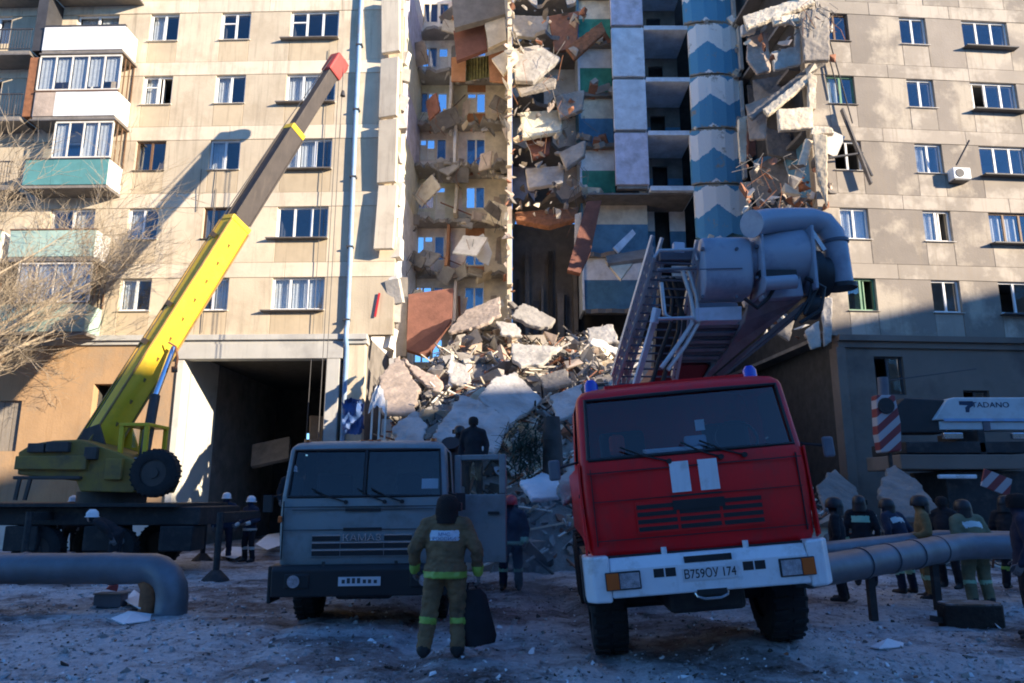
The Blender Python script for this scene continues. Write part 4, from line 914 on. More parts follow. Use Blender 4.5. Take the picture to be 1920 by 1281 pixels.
def cab(root, paint, dz, split=True):
    rings = [ring(*l) for l in LV]; n = len(rings[0]); b = MB()
    for rg in rings: b.v += [Vector((p[0], p[1], p[2] + dz)) for p in rg]
    S0, S1 = 5, 6        # windscreen between these levels
    hole = {1, 2, 3, 4, 5}; sideR = {11}; sideL = {n - 5}
    for j in range(len(rings) - 1):
        for i in range(n):
            if j == S0 and (i in hole or i in sideR or i in sideL): continue
            i2 = (i + 1) % n; b.f.append([j*n+i, j*n+i2, (j+1)*n+i2, (j+1)*n+i]); b.m.append(0)
    b.f.append([(len(rings)-1)*n + i for i in range(n)]); b.m.append(0)
    b.f.append([i for i in range(n)][::-1]); b.m.append(0)
    o = b.build('cab', M[paint], root, smooth=32)
    # glass, rubber seal, centre post
    def pt(lev, i, off): p = rings[lev][i]; return Vector((p[0], p[1] + off, p[2] + dz))
    for (i0, i1) in (((1, 3), (4, 6)) if split else ((1, 6),)):
        g = MB(); idx = list(range(i0, i1 + 1)); vs = [pt(S0, i, .02) for i in idx] + [pt(S1, i, .02) for i in idx]; k = len(idx)
        g.add(vs, [(q, q+1, k+q+1, k+q) for q in range(k-1)]); g.build('windscreen', M['wglass'], root, smooth=60)
    sl = MB()
    loop = [pt(S0, i, -.004) for i in range(1, 7)] + [pt(S1, i, -.004) for i in range(6, 0, -1)]; loop.append(loop[0])
    sl.tube(loop, .022, 6, caps=False)
    if split: sl.beam(pt(S0, 3, -.004).lerp(pt(S0, 4, -.004), .5), pt(S1, 3, -.004).lerp(pt(S1, 4, -.004), .5), .035, .03)
    sl.build('window_seal', M['black'], root, smooth=50)
    for i in (11, n - 5):
        sg = rings[S0][i][0]; off = -.01 if sg > 0 else .01
        vs = [Vector((rings[l][q][0] + off, rings[l][q][1], rings[l][q][2] + dz)) for l in (S0, S1) for q in (i, (i + 1) % n)]
        MB().add(vs, [(0, 1, 3, 2)]).build('side_glass', M['wglass'], root)
    # inside: dashboard, seats, wheel
    MB().box(-1.05, 1.05, .16, .5, 1.9 + dz, 2.11 + dz).build('dashboard', M['dashgrey'], root, bevel=.04)
    for x in (-.62, .62):
        s = MB().box(x-.27, x+.27, .95, 1.1, 1.6+dz, 2.5+dz); s.box(x-.27, x+.27, .6, 1.1, 1.5+dz, 1.62+dz); s.build('seat', M['seat'], root, bevel=.05)
    w = MB(); c = Vector((.62, .55, 2.28 + dz)); k = 20
    w.tube([c + Vector((.24 * math.cos(2*math.pi*q/k), .10 * math.sin(2*math.pi*q/k), .2 * math.sin(2*math.pi*q/k))) for q in range(k + 1)], .016, 6, caps=False); w.build('steering_wheel', M['black'], root, smooth=60)
    # wipers
    for (x0, x1) in ((-.75, -.25), (.1, .55), (-.1, .3))[:3]:
        wb = MB(); a = Vector((x1, .02, 2.07 + dz)); c = Vector((x0, .035, 2.26 + dz)); wb.tube([a, a.lerp(c, .5) + Vector((0, -.015, -.02)), c], .011, 5); wb.cyl(a + Vector((0, .03, 0)), a - Vector((0, .03, 0)), .03, n=8); wb.build('wiper', M['black'], root)
    # panel seam lines
    sm = MB(); sm.box(-1.13, 1.13, -.008, .012, 2.0 + dz, 2.012 + dz); sm.build('panel_seam', M['black'], root)
    return o, rings

# ------------------------------------------------------------ red fire engine
fe = thing('fire_engine', 'red fire engine with white bumper, two white stripes and a raised lift over the cab', 'fire engine', (2.09, 7.9, .10), (0, R(-4.8), R(-3)))
cab(fe, 'red', 0, split=False)
# side corner deflectors
for s in (-1, 1):
    MB().prism([(.04, 1.2), (.16, 1.16), (.2, 2.1), (.10, 2.12)], s * 1.197, s * 1.222, 'x').build('corner_panel', M['red'], fe, bevel=.01)
# bumper
bp = MB(); prof = [(-.10, .74), (-.10, 1.02), (-.04, 1.13), (.30, 1.13), (.30, .74)]
bp.prism(prof, -1.0, 1.0, 'x')
bump = bp.build('bumper', M['bumper'], fe, bevel=.02)
for s in (-1, 1):
    e = MB(); pl = [(s*1.002, -.10), (s*1.18, -.06), (s*1.26, .06), (s*1.26, .45), (s*1.002, .45)]
    e.prism(pl if s > 0 else pl[::-1], .70, 1.16, 'z'); e.build('bumper_end', M['bumper'], bump, bevel=.025)
    hb_ = MB().box(min(s*.70, s*1.06), max(s*.70, s*1.06), -.118, -.085, .82, 1.0); hl = hb_.build('headlight', M['black'], fe, bevel=.01)
    a0, a1 = sorted((s*.715, s*.915)); MB().box(a0, a1, -.128, -.116, .835, .985).build('lens', M['lampglass'], hl)
    a0, a1 = sorted((s*.925, s*1.05)); MB().box(a0, a1, -.130, -.116, .83, .99).build('indicator', M['amber'], hl)
    for q in (0, 1): a0, a1 = sorted((s*(.34 + .12*q), s*(.34 + .12*q + .105))); MB().box(a0, a1, -.104, -.09, .915, 1.0).build('bumper_slot', M['black'], bump)
    MB().cyl((s*.42, .0, 1.12), (s*.42, .0, 1.2), .03, n=10).build('step_stud', M['bumper'], bump)
MB().box(-.24, .24, -.103, -.07, 1.035, 1.095).build('bumper_slot', M['black'], bump)
pl = MB().box(-.28, .28, -.112, -.101, .86, .98); plo = pl.build('number_plate', M['plate'], fe)
text('В759ОУ 174', .125, M['ink'], plo, (0, -.114, .918), squash=.80)
tw = MB(); tw.tube([(-.17, -.05, .75), (-.15, -.10, .70), (-.08, -.11, .675), (.08, -.11, .675), (.15, -.10, .70), (.17, -.05, .75)], .014, 6); tw.build('tow_hook', M['chromebits'], bump, smooth=50)
MB().box(-.15, .15, -.104, -.08, .71, .765).build('bumper_slot', M['black'], bump)
# grille slots, stripes
gr = MB().box(-.66, .66, -.006, .02, 1.35, 1.67); gro = gr.build('grille', M['red'], fe)
for (x0, x1) in ((-.65, -.24), (-.21, .21), (.24, .65)):
    for j in range(4):
        z = 1.37 + j * .075
        if j == 3 and x0 == -.21: continue
        MB().box(x0, x1, -.014, -.004, z, z + .045).build('grille_slot', M['black'], gro)
MB().box(-.27, .27, -.022, -.003, 1.56, 1.66).build('badge_plate', M['black'], gro)
for (x0, x1) in ((-.255, -.055), (.045, .245)): MB().box(x0, x1, -.009, .02, 1.74, 2.06).build('white_stripe', M['bumper'], fe)
MB().box(-.27, .26, -.008, .012, 1.695, 1.715).build('panel_seam', M['black'], fe)
for j, z in enumerate((1.30, 1.70)): MB().box(-1.10, 1.10, -.004, .012, z, z + .008).build('panel_seam', M['black'], fe)
for s in (-1, 1): MB().box(s*1.09 - .004, s*1.09 + .004, .03, .06, 1.25, 2.05).build('panel_seam', M['black'], fe)
MB().box(-1.1, 1.1, .02, .5, 1.0, 1.15).build('underbody', M['black'], fe)
# bits seen through the glass
MB().obox((-.72, .62, 2.32), (.18, .12, .24), rotm(0, 0, 20)).build('red_jacket', M['orange'], fe, bevel=.05)
MB().obox((-.15, .3, 2.2), (.62, .2, .03), rotm(10, 0, 5)).build('papers', M['paper'], fe)
MB().obox((.12, .34, 2.27), (.24, .08, .13), rotm(-15, 0, 0)).build('radio', M['liftblue'], fe, bevel=.02)
MB().obox((.20, .38, 2.45), (.1, .02, .12), rotm()).build('tag', M['paper'], fe)
# mirrors
for s in (-1, 1):
    mb = MB(); mb.tube([(s*1.2, .25, 2.15), (s*1.42, .15, 2.1), (s*1.45, .12, 2.1)], .015, 6); mo = mb.build('mirror_arm', M['black'], fe)
    MB().obox((s*1.47, .12, 2.08), (.13, .05, .22), rotm(0, 0, s*15)).build('mirror', M['liftdark'], mo, bevel=.03)
# beacons and roof
for s in (-1, 1):
    bb = MB(); c = Vector((s*.94, .75, 2.90)); bb.tube([c, c + Vector((0, 0, .04)), c + Vector((0, 0, .17)), c + Vector((0, 0, .22))], [.11, .085, .08, .045], 14); bb.build('beacon', M['beacon'], fe, smooth=50)
MB().box(-.8, .8, .5, 1.6, 2.96, 3.0).build('roof_plate', M['red'], fe)
# chassis, wheels, body
for s in (-1, 1):
    wheel(fe, s*1.0, 1.30, .56, .60, .40)
    for y in (4.9, 6.2): wheel(fe, s*1.0, y, .56, .60, .40)
    MB().box(s*.45-.06, s*.45+.06, .3, 8, .75, 1.0).build('chassis_rail', M['chassis'], fe)
    MB().box(min(s*.75, s*1.12), max(s*.75, s*1.12), 2.2, 7.8, 1.15, 2.2).build('locker', M['red'], fe, bevel=.02)
    MB().prism([(.55, .6), (.75, 1.15), (1.9, 1.15), (2.1, .6), (1.95, .6), (1.8, 1.08), (.8, 1.08), (.65, .6)], s*1.19 - .04, s*1.19 + .03, 'x').build('wheel_arch', M['black'], fe)
MB().cyl((-.95, 1.3, .56), (.95, 1.3, .56), .12, n=10).build('axle', M['chassis'], fe)
MB().box(-.4, .4, .2, 1.6, .5, .98).build('engine_sump', M['chassis'], fe, bevel=.05)
for s in (-1, 1): MB().box(min(s*1.0, s*1.27), max(s*1.0, s*1.2), .5, 1.0, .62, 1.12).build('cab_step', M['chassis'], fe, bevel=.02)
for s in (-1, 1): MB().obox((s*1.2, .62, 1.78), (.03, .16, .04), rotm()).build('door_handle', M['black'], fe)
tt = MB(); tt.cyl((0, 3.6, 1.3), (0, 3.6, 2.5), .75, n=24); tt.build('turntable', M['red'], fe, smooth=40)

# raised lift: built straight in the place, children of the engine
def fw(name, mb, m, **k): return mb.build(name, M[m], fe, world=True, **k)
def fq(name, m, pts, th, **k): return fw(name, MB().slabq([P(*p) for p in pts], th), m, **k)
M['liftmid'] = mat('lift_mid_grey', (.19, .195, .22), .5, var=.1, dirt=(.12, .12, .13), dscale=2.5)
M['liftpale'] = mat('lift_pale_paint', (.52, .56, .64), .5, var=.06, dirt=(.4, .42, .46), dscale=3)
M['darkred'] = mat('dark_red_paint', (.17, .012, .014), .5, var=.12)
fq('lift_arm', 'liftmid', [(1306, 728, 11.9), (1340, 700, 11.7), (1456, 603, 10.7), (1502, 564, 10.3), (1502, 538, 10.3), (1409, 544, 10.5), (1396, 601, 10.8), (1366, 652, 11.3)], .34, bevel=.02)
fq('lift_arm_edge', 'liftdark', [(1342, 702, 11.62), (1458, 606, 10.62), (1504, 568, 10.24), (1506, 578, 10.24), (1462, 617, 10.62), (1350, 708, 11.62)], .3, bevel=.01)
fq('lift_boom', 'liftdark', [(1205, 712, 12.3), (1266, 650, 11.7), (1300, 601, 11.2), (1394, 600, 11.2), (1368, 652, 11.7), (1309, 724, 12.2)], .5, bevel=.03)
fq('lift_cradle', 'darkred', [(1204, 735, 11.95), (1240, 684, 11.75), (1330, 684, 11.75), (1308, 735, 11.95)], .4, bevel=.02)
for i in range(5):      # tread bars across the boom
    t = i / 5; x0, x1, y = 1302 - 62 * t, 1392 - 44 * t, 612 + 74 * t; D = 11.1 + .55 * t
    fw('tread_bar', MB().beam(P(x0, y, D), P(x1, y - 2, D), .07, .05, up=(0, -.6, 1)), 'liftmid')
    fw('tread_bar', MB().beam(P(x0 - 6, y + 8, D + .04), P(x1 - 4, y + 6, D + .04), .03, .03), 'liftdark')
fq('cross_beam', 'liftpale', [(1304, 577, 10.4), (1391, 574, 10.4), (1391, 600, 10.4), (1302, 602, 10.4)], .3, bevel=.01)
# drums
d0, d1 = P(1308, 508, 10.5), P(1398, 506, 10.5)
b = MB(); ax = (d1 - d0).normalized(); up = Vector((0, 0, 1)); fwv = ax.cross(up)
prof = []                                      # rounded box drum
for q in range(24):
    t = 2 * math.pi * q / 24; c, s = math.cos(t), math.sin(t); prof.append((math.copysign(abs(c) ** .62, c) * .40, math.copysign(abs(s) ** .62, s) * .46))
b.v = []; n = 24; ends = [(0, .88), (.03, .97), (.08, 1), (.92, 1), (.97, .97), (1, .88)]
for (t, sc) in ends:
    for (u, v) in prof: b.v.append(d0.lerp(d1, t) + fwv * (u * sc) + up * (v * sc))
for j in range(len(ends) - 1):
    for k in range(n): b.f.append([j*n+k, j*n+(k+1) % n, (j+1)*n+(k+1) % n, (j+1)*n+k]); b.m.append(0)
b.f.append(list(range(n))); b.m.append(0); b.f.append([(len(ends)-1)*n + k for k in range(n)]); b.m.append(0)
dr = fw('lift_drum', b, 'liftblue', smooth=40)
b = MB().cyl(d0.lerp(d1, .97) + Vector((0, 0, .08)), P(1424, 494, 10.5), .34, n=20); fw('drum_neck', b, 'liftblue', smooth=40)
e0, e1 = P(1412, 490, 10.45), P(1504, 484, 10.45)
b = MB().tube([e0, e0.lerp(e1, .02), e0.lerp(e1, .98), e1], [.40, .42, .42, .40], 28); fw('lift_drum', b, 'liftblue', smooth=40)
for t in (0, 1):
    c = e0.lerp(e1, t); b = MB().obox(c + Vector((0, 0, -.12)), (.05, .9, .95), rotm(0, 0, 0)); fw('side_plate', b, 'liftblue', bevel=.02)
b = MB().cyl(P(1432, 532, 9.95), P(1492, 528, 9.95), .10, n=16); fw('roller', b, 'liftblue', smooth=40)
b = MB().obox(P(1455, 516, 10.18), (.52, .2, .10), rotm()); fw('recess_shade_block', b, 'black')  # black block on the drum imitates the shade of a recess
b = MB().beam(P(1424, 545, 10.25), P(1500, 540, 10.25), .2, .3); fw('drum_bracket', b, 'liftblue', bevel=.02)
# black machinery on the right end
for (x, y, rr_, l) in ((1512, 515, .36, .16), (1522, 520, .30, .22), (1506, 575, .2, .2)):
    c = P(x, y, 10.55); b = MB().cyl(c, c + Vector((l, 0, 0)), rr_, n=18); fw('hydraulic_motor', b, 'black', smooth=40)
b = MB().beam(P(1508, 452, 10.5), P(1518, 430, 10.5), .12, .12); fw('pipe_bracket', b, 'alu')
# big bent pipe
pp = [P(1410, 420, 10.0), P(1438, 415, 10.15), P(1480, 413, 10.3), P(1518, 413, 10.45), P(1543, 420, 10.5), P(1559, 440, 10.5), P(1566, 465, 10.5), P(1571, 500, 10.5), P(1577, 540, 10.5)]
b = MB().tube(pp, .185, 20); pipe = fw('water_pipe', b, 'liftblue', smooth=40)
b = MB().cyl(P(1409, 420, 9.99), P(1412, 420, 10.01), .20, n=20); fw('pipe_flange', b, 'liftblue', smooth=40)
b = MB().cyl(P(1564, 452, 10.5), P(1565, 458, 10.5), .205, n=20); fw('pipe_flange', b, 'liftdark', smooth=40)
b = MB().cyl(P(1577, 534, 10.5), P(1578, 542, 10.5), .22, n=20); fw('pipe_flange', b, 'black', smooth=40)
b = MB(); q0, q1 = P(1498, 430, 10.4), P(1540, 520, 10.4); b.beam(q0, q1, .10, .10); b.beam(P(1520, 432, 10.4), P(1545, 470, 10.4), .06, .06); fw('pipe_stay', b, 'alu')
# ladder set beside the boom: lattice sides, rungs, struts
def rail(p0, p1, h, n, m, r=.014, name='ladder_side'):
    b = MB(); up = Vector((-.12, -.5, .86)) * h
    b.beam(p0, p1, .045, .06); b.beam(p0 + up, p1 + up, .04, .05); b.beam(p0 + up * .5, p1 + up * .5, .022, .022)
    for i in range(n):
        a = p0.lerp(p1, i / n); c = p0.lerp(p1, (i + 1) / n); b.tube([a, a.lerp(c, .5) + up, c], r, 5)
    return fw(name, b, m)
la0, la1 = P(1150, 742, 11.7), P(1226, 484, 10.5); lb0, lb1 = P(1262, 742, 11.6), P(1308, 488, 10.4)
rail(la0, la1, .34, 15, 'alu'); rail(la0 + Vector((.16, .1, 0)), la1 + Vector((.16, .1, 0)), .34, 15, 'alu'); rail(lb0, lb1, .30, 14, 'alu')
for i in range(17): fw('rung', MB().cyl(la0.lerp(la1, (i + .5) / 17), lb0.lerp(lb1, (i + .5) / 17), .016, n=6), 'liftdark')
fw('strut', MB().beam(P(1186, 740, 11.2), P(1228, 596, 10.5), .09, .06), 'liftpale', bevel=.01)
fw('strut', MB().beam(P(1226, 606, 10.45), P(1232, 578, 10.4), .12, .08), 'liftpale', bevel=.01)
for k, pts_ in enumerate(([(1226, 484), (1236, 470), (1300, 468), (1308, 488)], [(1234, 598), (1300, 596)], [(1232, 506), (1306, 503)], [(1280, 508), (1296, 560), (1302, 600)], [(1290, 505), (1306, 556), (1310, 604)], [(1240, 530), (1246, 590), (1262, 600)], [(1302, 600), (1276, 640), (1240, 690)], [(1310, 604), (1286, 646), (1252, 694)])):
    fw('basket_tube', MB().tube([P(x, y, 10.35 + .02 * k) for x, y in pts_], .026 if k < 3 else .032, 7), 'alu' if k != 2 else 'liftmid', smooth=40)
fw('lamp_box', MB().obox(P(1268, 484, 10.6), (.55, .3, .16), rotm()), 'liftdark', bevel=.02)
fw('work_lamp', MB().obox(P(1272, 466, 10.5), (.17, .12, .17), rotm(0, 4, 0)), 'liftpale', bevel=.02)
for k, pts_ in enumerate(([(1250, 520), (1262, 560), (1258, 610), (1240, 660), (1222, 720)], [(1262, 520), (1276, 570), (1272, 622), (1256, 670), (1240, 726)], [(1270, 560), (1284, 600), (1280, 650)])):
    fw('hose', MB().tube([P(x, y, 10.7 + .08 * i) for i, (x, y) in enumerate(pts_)], .035, 7), 'black', smooth=50)
fw('ladder_bed', MB().beam(P(1252, 720, 12.2), P(1268, 520, 11.4), .55, .25, up=(0, -1, .3)), 'chassis')
# hoses, bolts and cables about the drums
for k, pts_ in enumerate(([(1500, 470), (1520, 462), (1528, 500), (1518, 560), (1490, 600)], [(1504, 482), (1530, 490), (1532, 540), (1508, 590)], [(1396, 560), (1420, 578), (1440, 560), (1452, 540)], [(1510, 520), (1546, 540), (1540, 580), (1500, 606)])):
    fw('hose', MB().tube([P(x, y, 10.15 - .02 * k) for x, y in pts_], .028, 7), 'black', smooth=50)
for x, y in ((1318, 466), (1318, 556), (1382, 466), (1382, 556), (1420, 462), (1420, 520), (1497, 458), (1497, 520)):
    c = P(x, y, 10.08); fw('bolt', MB().cyl(c, c + Vector((0, .06, 0)), .025, n=8), 'liftdark')
fw('drum_seam', MB().beam(P(1312, 505, 10.085), P(1392, 503, 10.085), .012, .012), 'liftdark')

# ------------------------------------------------------------ grey-green cargo truck
gt = thing('cargo_truck', 'grey green army style cargo truck facing the viewer with its door open', 'truck', (-2.10, 10.75, -.03), (0, R(-.6), R(1.5)))
DZ = -.34
cab(gt, 'khaki', DZ)
bp = MB().prism([(-.12, .46), (-.12, .82), (-.06, .88), (.3, .88), (.3, .46)], -1.22, 1.22, 'x'); bo = bp.build('bumper', M['black'], gt, bevel=.02)
for s in (-1, 1):
    h = MB(); c = Vector((s*.86, -.12, .67)); h.obox(c, (.34, .04, .2), rotm()); ho = h.build('headlight', M['black'], gt, bevel=.02)
    MB().cyl(c + Vector((.04 * s, -.022, 0)), c + Vector((.04 * s, -.04, 0)), .085, n=18).build('lens', M['lampglass'], ho)
    MB().obox((s*1.255, .2, .62), (.06, .5, .5), rotm()).build('mudguard', M['black'], gt, bevel=.02)
    wheel(gt, s*.98, 1.25, .48, .51, .32)
    for y in (4.6, 5.9): wheel(gt, s*.98, y, .48, .51, .5)
    MB().box(s*.45-.06, s*.45+.06, .3, 7.4, .7, .95).build('chassis_rail', M['chassis'], gt)
    MB().box(s*1.13 - .004, s*1.13 + .004, .01, .05, .95, 1.75).build('panel_seam', M['black'], gt)
    mb = MB(); mb.tube([(s*1.18, .25, 1.85), (s*1.36, .12, 1.8)], .014, 6); mb.obox((s*1.38, .12, 1.72), (.13, .05, .24), rotm(0, 0, s*10)); mb.build('mirror', M['black'], gt)
pl = MB().box(-.29, .29, -.135, -.122, .60, .72); plo = pl.build('number_plate', M['plate'], gt); 
for i, (x, h) in enumerate(((-.22, .05), (-.15, .07), (-.08, .07), (-.01, .07), (.07, .05), (.14, .05), (.22, .045))): MB().box(x - .022, x + .022, -.1375, -.134, .635, .635 + h).build('worn_character', M['dashgrey'], plo)
gr = MB().box(-.72, .72, -.006, .015, .98, 1.30); gro = gr.build('grille', M['khaki'], gt)
for (x0, x1) in ((-.70, -.31), (-.30, .30), (.31, .70)):
    for j in range(3):
        z = .995 + j * .10
        if j == 2 and x0 == -.30: continue
        MB().box(x0, x1, -.015, -.005, z, z + .065).build('grille_slot', M['black'], gro)
        MB().box(x0, x1, -.019, -.006, z + .07, z + .085).build('grille_bar', M['chromebits'], gro)
text('КАМАЗ', .125, M['chromebits'], gro, (0, -.03, 1.235), squash=1.25, ext=.012)
MB().box(-.27, .27, -.012, .01, 1.33, 1.375).build('name_slot', M['black'], gt)
MB().box(-1.12, 1.12, -.004, .012, 1.345, 1.353).build('panel_seam', M['black'], gt)
MB().box(-1.1, 1.1, .02, .5, .7, .81).build('underbody', M['black'], gt)
MB().cyl((-.95, 1.25, .48), (.95, 1.25, .48), .1, n=10).build('axle', M['chassis'], gt)
MB().box(-.4, .4, .2, 1.6, .38, .8).build('engine_sump', M['chassis'], gt, bevel=.05)
MB().obox((.93, .17, 1.98), (.24, .006, .15), rotm(-18, 0, 0)).build('windscreen_paper', M['paper'], gt)
for s in (-1, 1):
    MB().obox((s*1.17, .02, 1.5), (.05, .06, .09), rotm()).build('side_lamp', M['amber'], gt, bevel=.01)
    MB().obox((s*.5, -.14, .9), (.04, .03, .06), rotm()).build('tow_eye', M['chassis'], gt)
    MB().cyl((s*.95, .5, 2.6), (s*.95, .5, 2.66), .05, n=10).build('marker_lamp', M['amber'], gt)
for i in range(3): MB().cyl((-.12 + i*.12, .5, 2.6), (-.12 + i*.12, .5, 2.65), .035, n=8).build('roof_lamp', M['amber'], gt)
MB().box(-1.0, 1.0, .0, .012, 1.62, 1.628).build('panel_seam', M['black'], gt)
MB().obox((0, -.005, 1.62), (.5, .02, .04), rotm()).build('wash_grille', M['black'], gt)
# open driver's door, swung out on the right of the picture
dw = MB(); hx, hy = 1.28, .45; ang = R(-12); dv = Vector((math.cos(ang), math.sin(ang), 0)); nv = Vector((-dv.y, dv.x, 0)) * .04
def dpt(u, z, s): return Vector((hx, hy, 0)) + dv * u + nv * s + Vector((0, 0, z))
def dbox(mb, u0, u1, z0, z1): mb.add([dpt(u, z, s) for s in (-1, 1) for (u, z) in ((u0, z0), (u1, z0), (u1, z1), (u0, z1))], [(0, 1, 2, 3), (7, 6, 5, 4), (0, 4, 5, 1), (1, 5, 6, 2), (2, 6, 7, 3), (3, 7, 4, 0)])
dbox(dw, 0, .78, .85, 1.82); dbox(dw, 0, .10, 1.822, 2.40); dbox(dw, .68, .78, 1.822, 2.40); dbox(dw, .102, .678, 2.32, 2.40)
door = dw.build('door', M['khaki'], gt, bevel=.015)
g = MB(); g.add([dpt(u, z, 0) for (u, z) in ((.1, 1.82), (.68, 1.82), (.68, 2.32), (.1, 2.32))], [(0, 1, 2, 3)]); g.build('door_glass', M['wglass'], door)
MB().obox(dpt(.6, 1.55, -1.6), (.16, .03, .04), rotm(0, 0, -12)).build('handle', M['black'], door)
# cargo body and air intake
MB().box(-1.24, 1.24, 2.3, 7.3, 1.15, 2.0).build('cargo_body', M['khaki'], gt, bevel=.02)
MB().box(-1.1, 1.1, 2.05, 2.28, .95, 2.2).build('spare_rack', M['chassis'], gt)
MB().tube([(1.12, 2.15, .9), (1.12, 2.15, 2.55), (1.12, 2.0, 2.7)], [.13, .13, .16], 12).build('air_intake', M['black'], gt, smooth=40)
# ------------------------------------------------------------ yellow truck crane
base = P(190, 822, 19.2); tipp = P(634, 118, 23.45)
cr = thing('truck_crane', 'yellow truck crane on the left with its telescopic boom raised to the right', 'crane', (base.x, base.y, 0))
def cw(name, mb, m, parent=None, **k): return mb.build(name, M[m], parent or cr, world=True, **k)
dirb = (tipp - base).normalized()
def bp_(t): return base.lerp(tipp, t)
def tat(y):       # fraction along the boom that appears at photo height y
    lo, hi = 0., 1.
    for _ in range(40):
        m_ = (lo + hi) / 2; q = bp_(m_) - Vector((0, 0, EYE)); yc = q.y * math.cos(PITCH) + q.z * math.sin(PITCH); py = 640.5 - F * (-q.y * math.sin(PITCH) + q.z * math.cos(PITCH)) / yc
        if py > y: lo = m_
        else: hi = m_
    return lo
t1, t2 = tat(420), tat(248)
upv = Vector((0, -.25, 1))
b = MB().beam(bp_(-.045), bp_(t1), .50, .74, up=upv, w1=.5, h1=.72); s1 = cw('boom_section', b, 'yellow', bevel=.03)
b = MB().beam(bp_(t1 - .008), bp_(t1 + .004), .53, .77, up=upv); cw('boom_collar', b, 'yellow', bevel=.02)
b = MB().beam(bp_(t1), bp_(t2), .40, .58, up=upv); cw('boom_section', b, 'boomdark', bevel=.02)
b = MB().beam(bp_(t2 - .008), bp_(t2 + .006), .44, .61, up=upv); cw('boom_collar', b, 'yellow', bevel=.02)
b = MB().beam(bp_(t2), bp_(.965), .32, .46, up=upv); cw('boom_section', b, 'boomdark', bevel=.02)
b = MB().beam(bp_(.955), bp_(1.012), .46, .60, up=upv); cw('boom_head', b, 'headred', bevel=.06)
side = dirb.cross(upv).normalized(); un = side.cross(dirb).normalized()
for s in (-1, 1):
    c = bp_(1.0) + side * (.1 * s) - un * .12; MB_ = MB().cyl(c - side * .03, c + side * .03, .26, n=18); cw('sheave', MB_, 'headred', smooth=40)
for i in range(9):     # brackets along the upper and lower edge
    t = .10 + .085 * i
    if t > t1 - .03: break
    c = bp_(t); cw('boom_bracket', MB().obox(c + un * .40 * (1 if i % 3 else -1) + side * .0, (.14, .3, .10), rotm(0, -58, 0)), 'boomdark')
for sg in (-1, 1):      # welded edge strips and a cable along the sections
    for (ta, tb, hh, ww_, m_) in ((-.03, t1 - .01, .375, .255, 'yellowdull'), (t1 + .01, t2 - .01, .295, .205, 'boomdark')):
        cw('edge_strip', MB().beam(bp_(ta) + un * hh * sg - side * ww_, bp_(tb) + un * hh * sg - side * ww_, .05, .05, up=upv), m_); cw('edge_strip', MB().beam(bp_(ta) + un * hh * sg + side * ww_, bp_(tb) + un * hh * sg + side * ww_, .05, .05, up=upv), m_)
cw('boom_cable', MB().tube([bp_(.0) + un * .45, bp_(.3) + un * .47, bp_(t1) + un * .5, bp_(t2) + un * .42, bp_(1.0) + un * .3], .014, 5), 'iron')
for i in range(12):
    t = .03 + i * .045
    if t < t1 - .02: cw('weld_plate', MB().obox(bp_(t) - side * .252 * (1 if side.y > 0 else -1), (.1, .02, .1), rotm(0, -58, 0)), 'yellowdull')
# hoist rope and hook line
for dx in (-.05, .09):
    a = bp_(1.0) + Vector((dx + .12, -.05, -.2)); cw('hoist_rope', MB().cyl(a, Vector((a.x - .05, a.y, 2.2)), .013, n=5), 'iron')
cw('hook_weight', MB().tube([bp_(1.0) + Vector((.25, -.1, -1.15)), bp_(1.0) + Vector((.25, -.1, -1.35))], [.05, .09], 10), 'iron')
# luffing cylinder
c0, c1, c2 = P(268, 868, 18.9), P(291, 742, 19.4), P(325, 652, 19.9)
cw('lift_cylinder', MB().cyl(c0, c1, .13, n=14), 'boomdark', smooth=40); cw('lift_rod', MB().cyl(c1, c2, .085, n=14), 'chrome', smooth=40)
b = MB(); b.tube([P(316, 642, 19.7), P(330, 650, 19.7), P(333, 672, 19.7), P(330, 690, 19.7)], .03, 7); b.cyl(P(327, 688, 19.7), P(327, 698, 19.7), .08, n=10); cw('auxiliary_hook', b, 'rust')
# rotating deck
dk = MB(); q = [(34, 848), (60, 832), (100, 826), (150, 824), (192, 838), (215, 846), (250, 862), (262, 900), (250, 924), (150, 922), (142, 902), (32, 890)]
pts = [P(x, y, 18.0) for x, y in q]; n = len(pts); bk = [p + Vector((0, 2.2, 0)) for p in pts]
dk.add(pts + bk, [list(range(n)), [n + i for i in range(n)][::-1]] + [[i, n + i, n + (i + 1) % n, (i + 1) % n] for i in range(n)]); deck = cw('rotating_deck', dk, 'yellowdull', bevel=.03)
for (x, y, w, h, m) in ((70, 868, 1.0, .32, 'yellowdull'), (135, 868, .75, .34, 'yellowdull'), (110, 838, .55, .25, 'boomdark'), (70, 840, .4, .22, 'boomdark'), (172, 850, .3, .3, 'boomdark'), (215, 880, .4, .5, 'yellowdull'), (90, 896, 1.6, .08, 'boomdark')):
    cw('deck_box', MB().obox(P(x, y, 17.95), (w, .16, h), rotm()), m, bevel=.02)
for (x, y) in ((178, 822), (206, 830)):
    cw('pivot_cheek', MB().prism([(P(x - 40, 862, 18.9).x, P(x, 862, 18.9).z), (P(x + 34, 862, 18.9).x, P(x, 862, 18.9).z), (P(x + 14, 800, 18.9).x, P(x, 796, 18.9).z), (P(x - 14, 806, 18.9).x, P(x, 806, 18.9).z)], base.y - .48 if x < 190 else base.y + .4, base.y - .40 if x < 190 else base.y + .48, 'y'), 'yellow' if x > 190 else 'boomdark', bevel=.01)
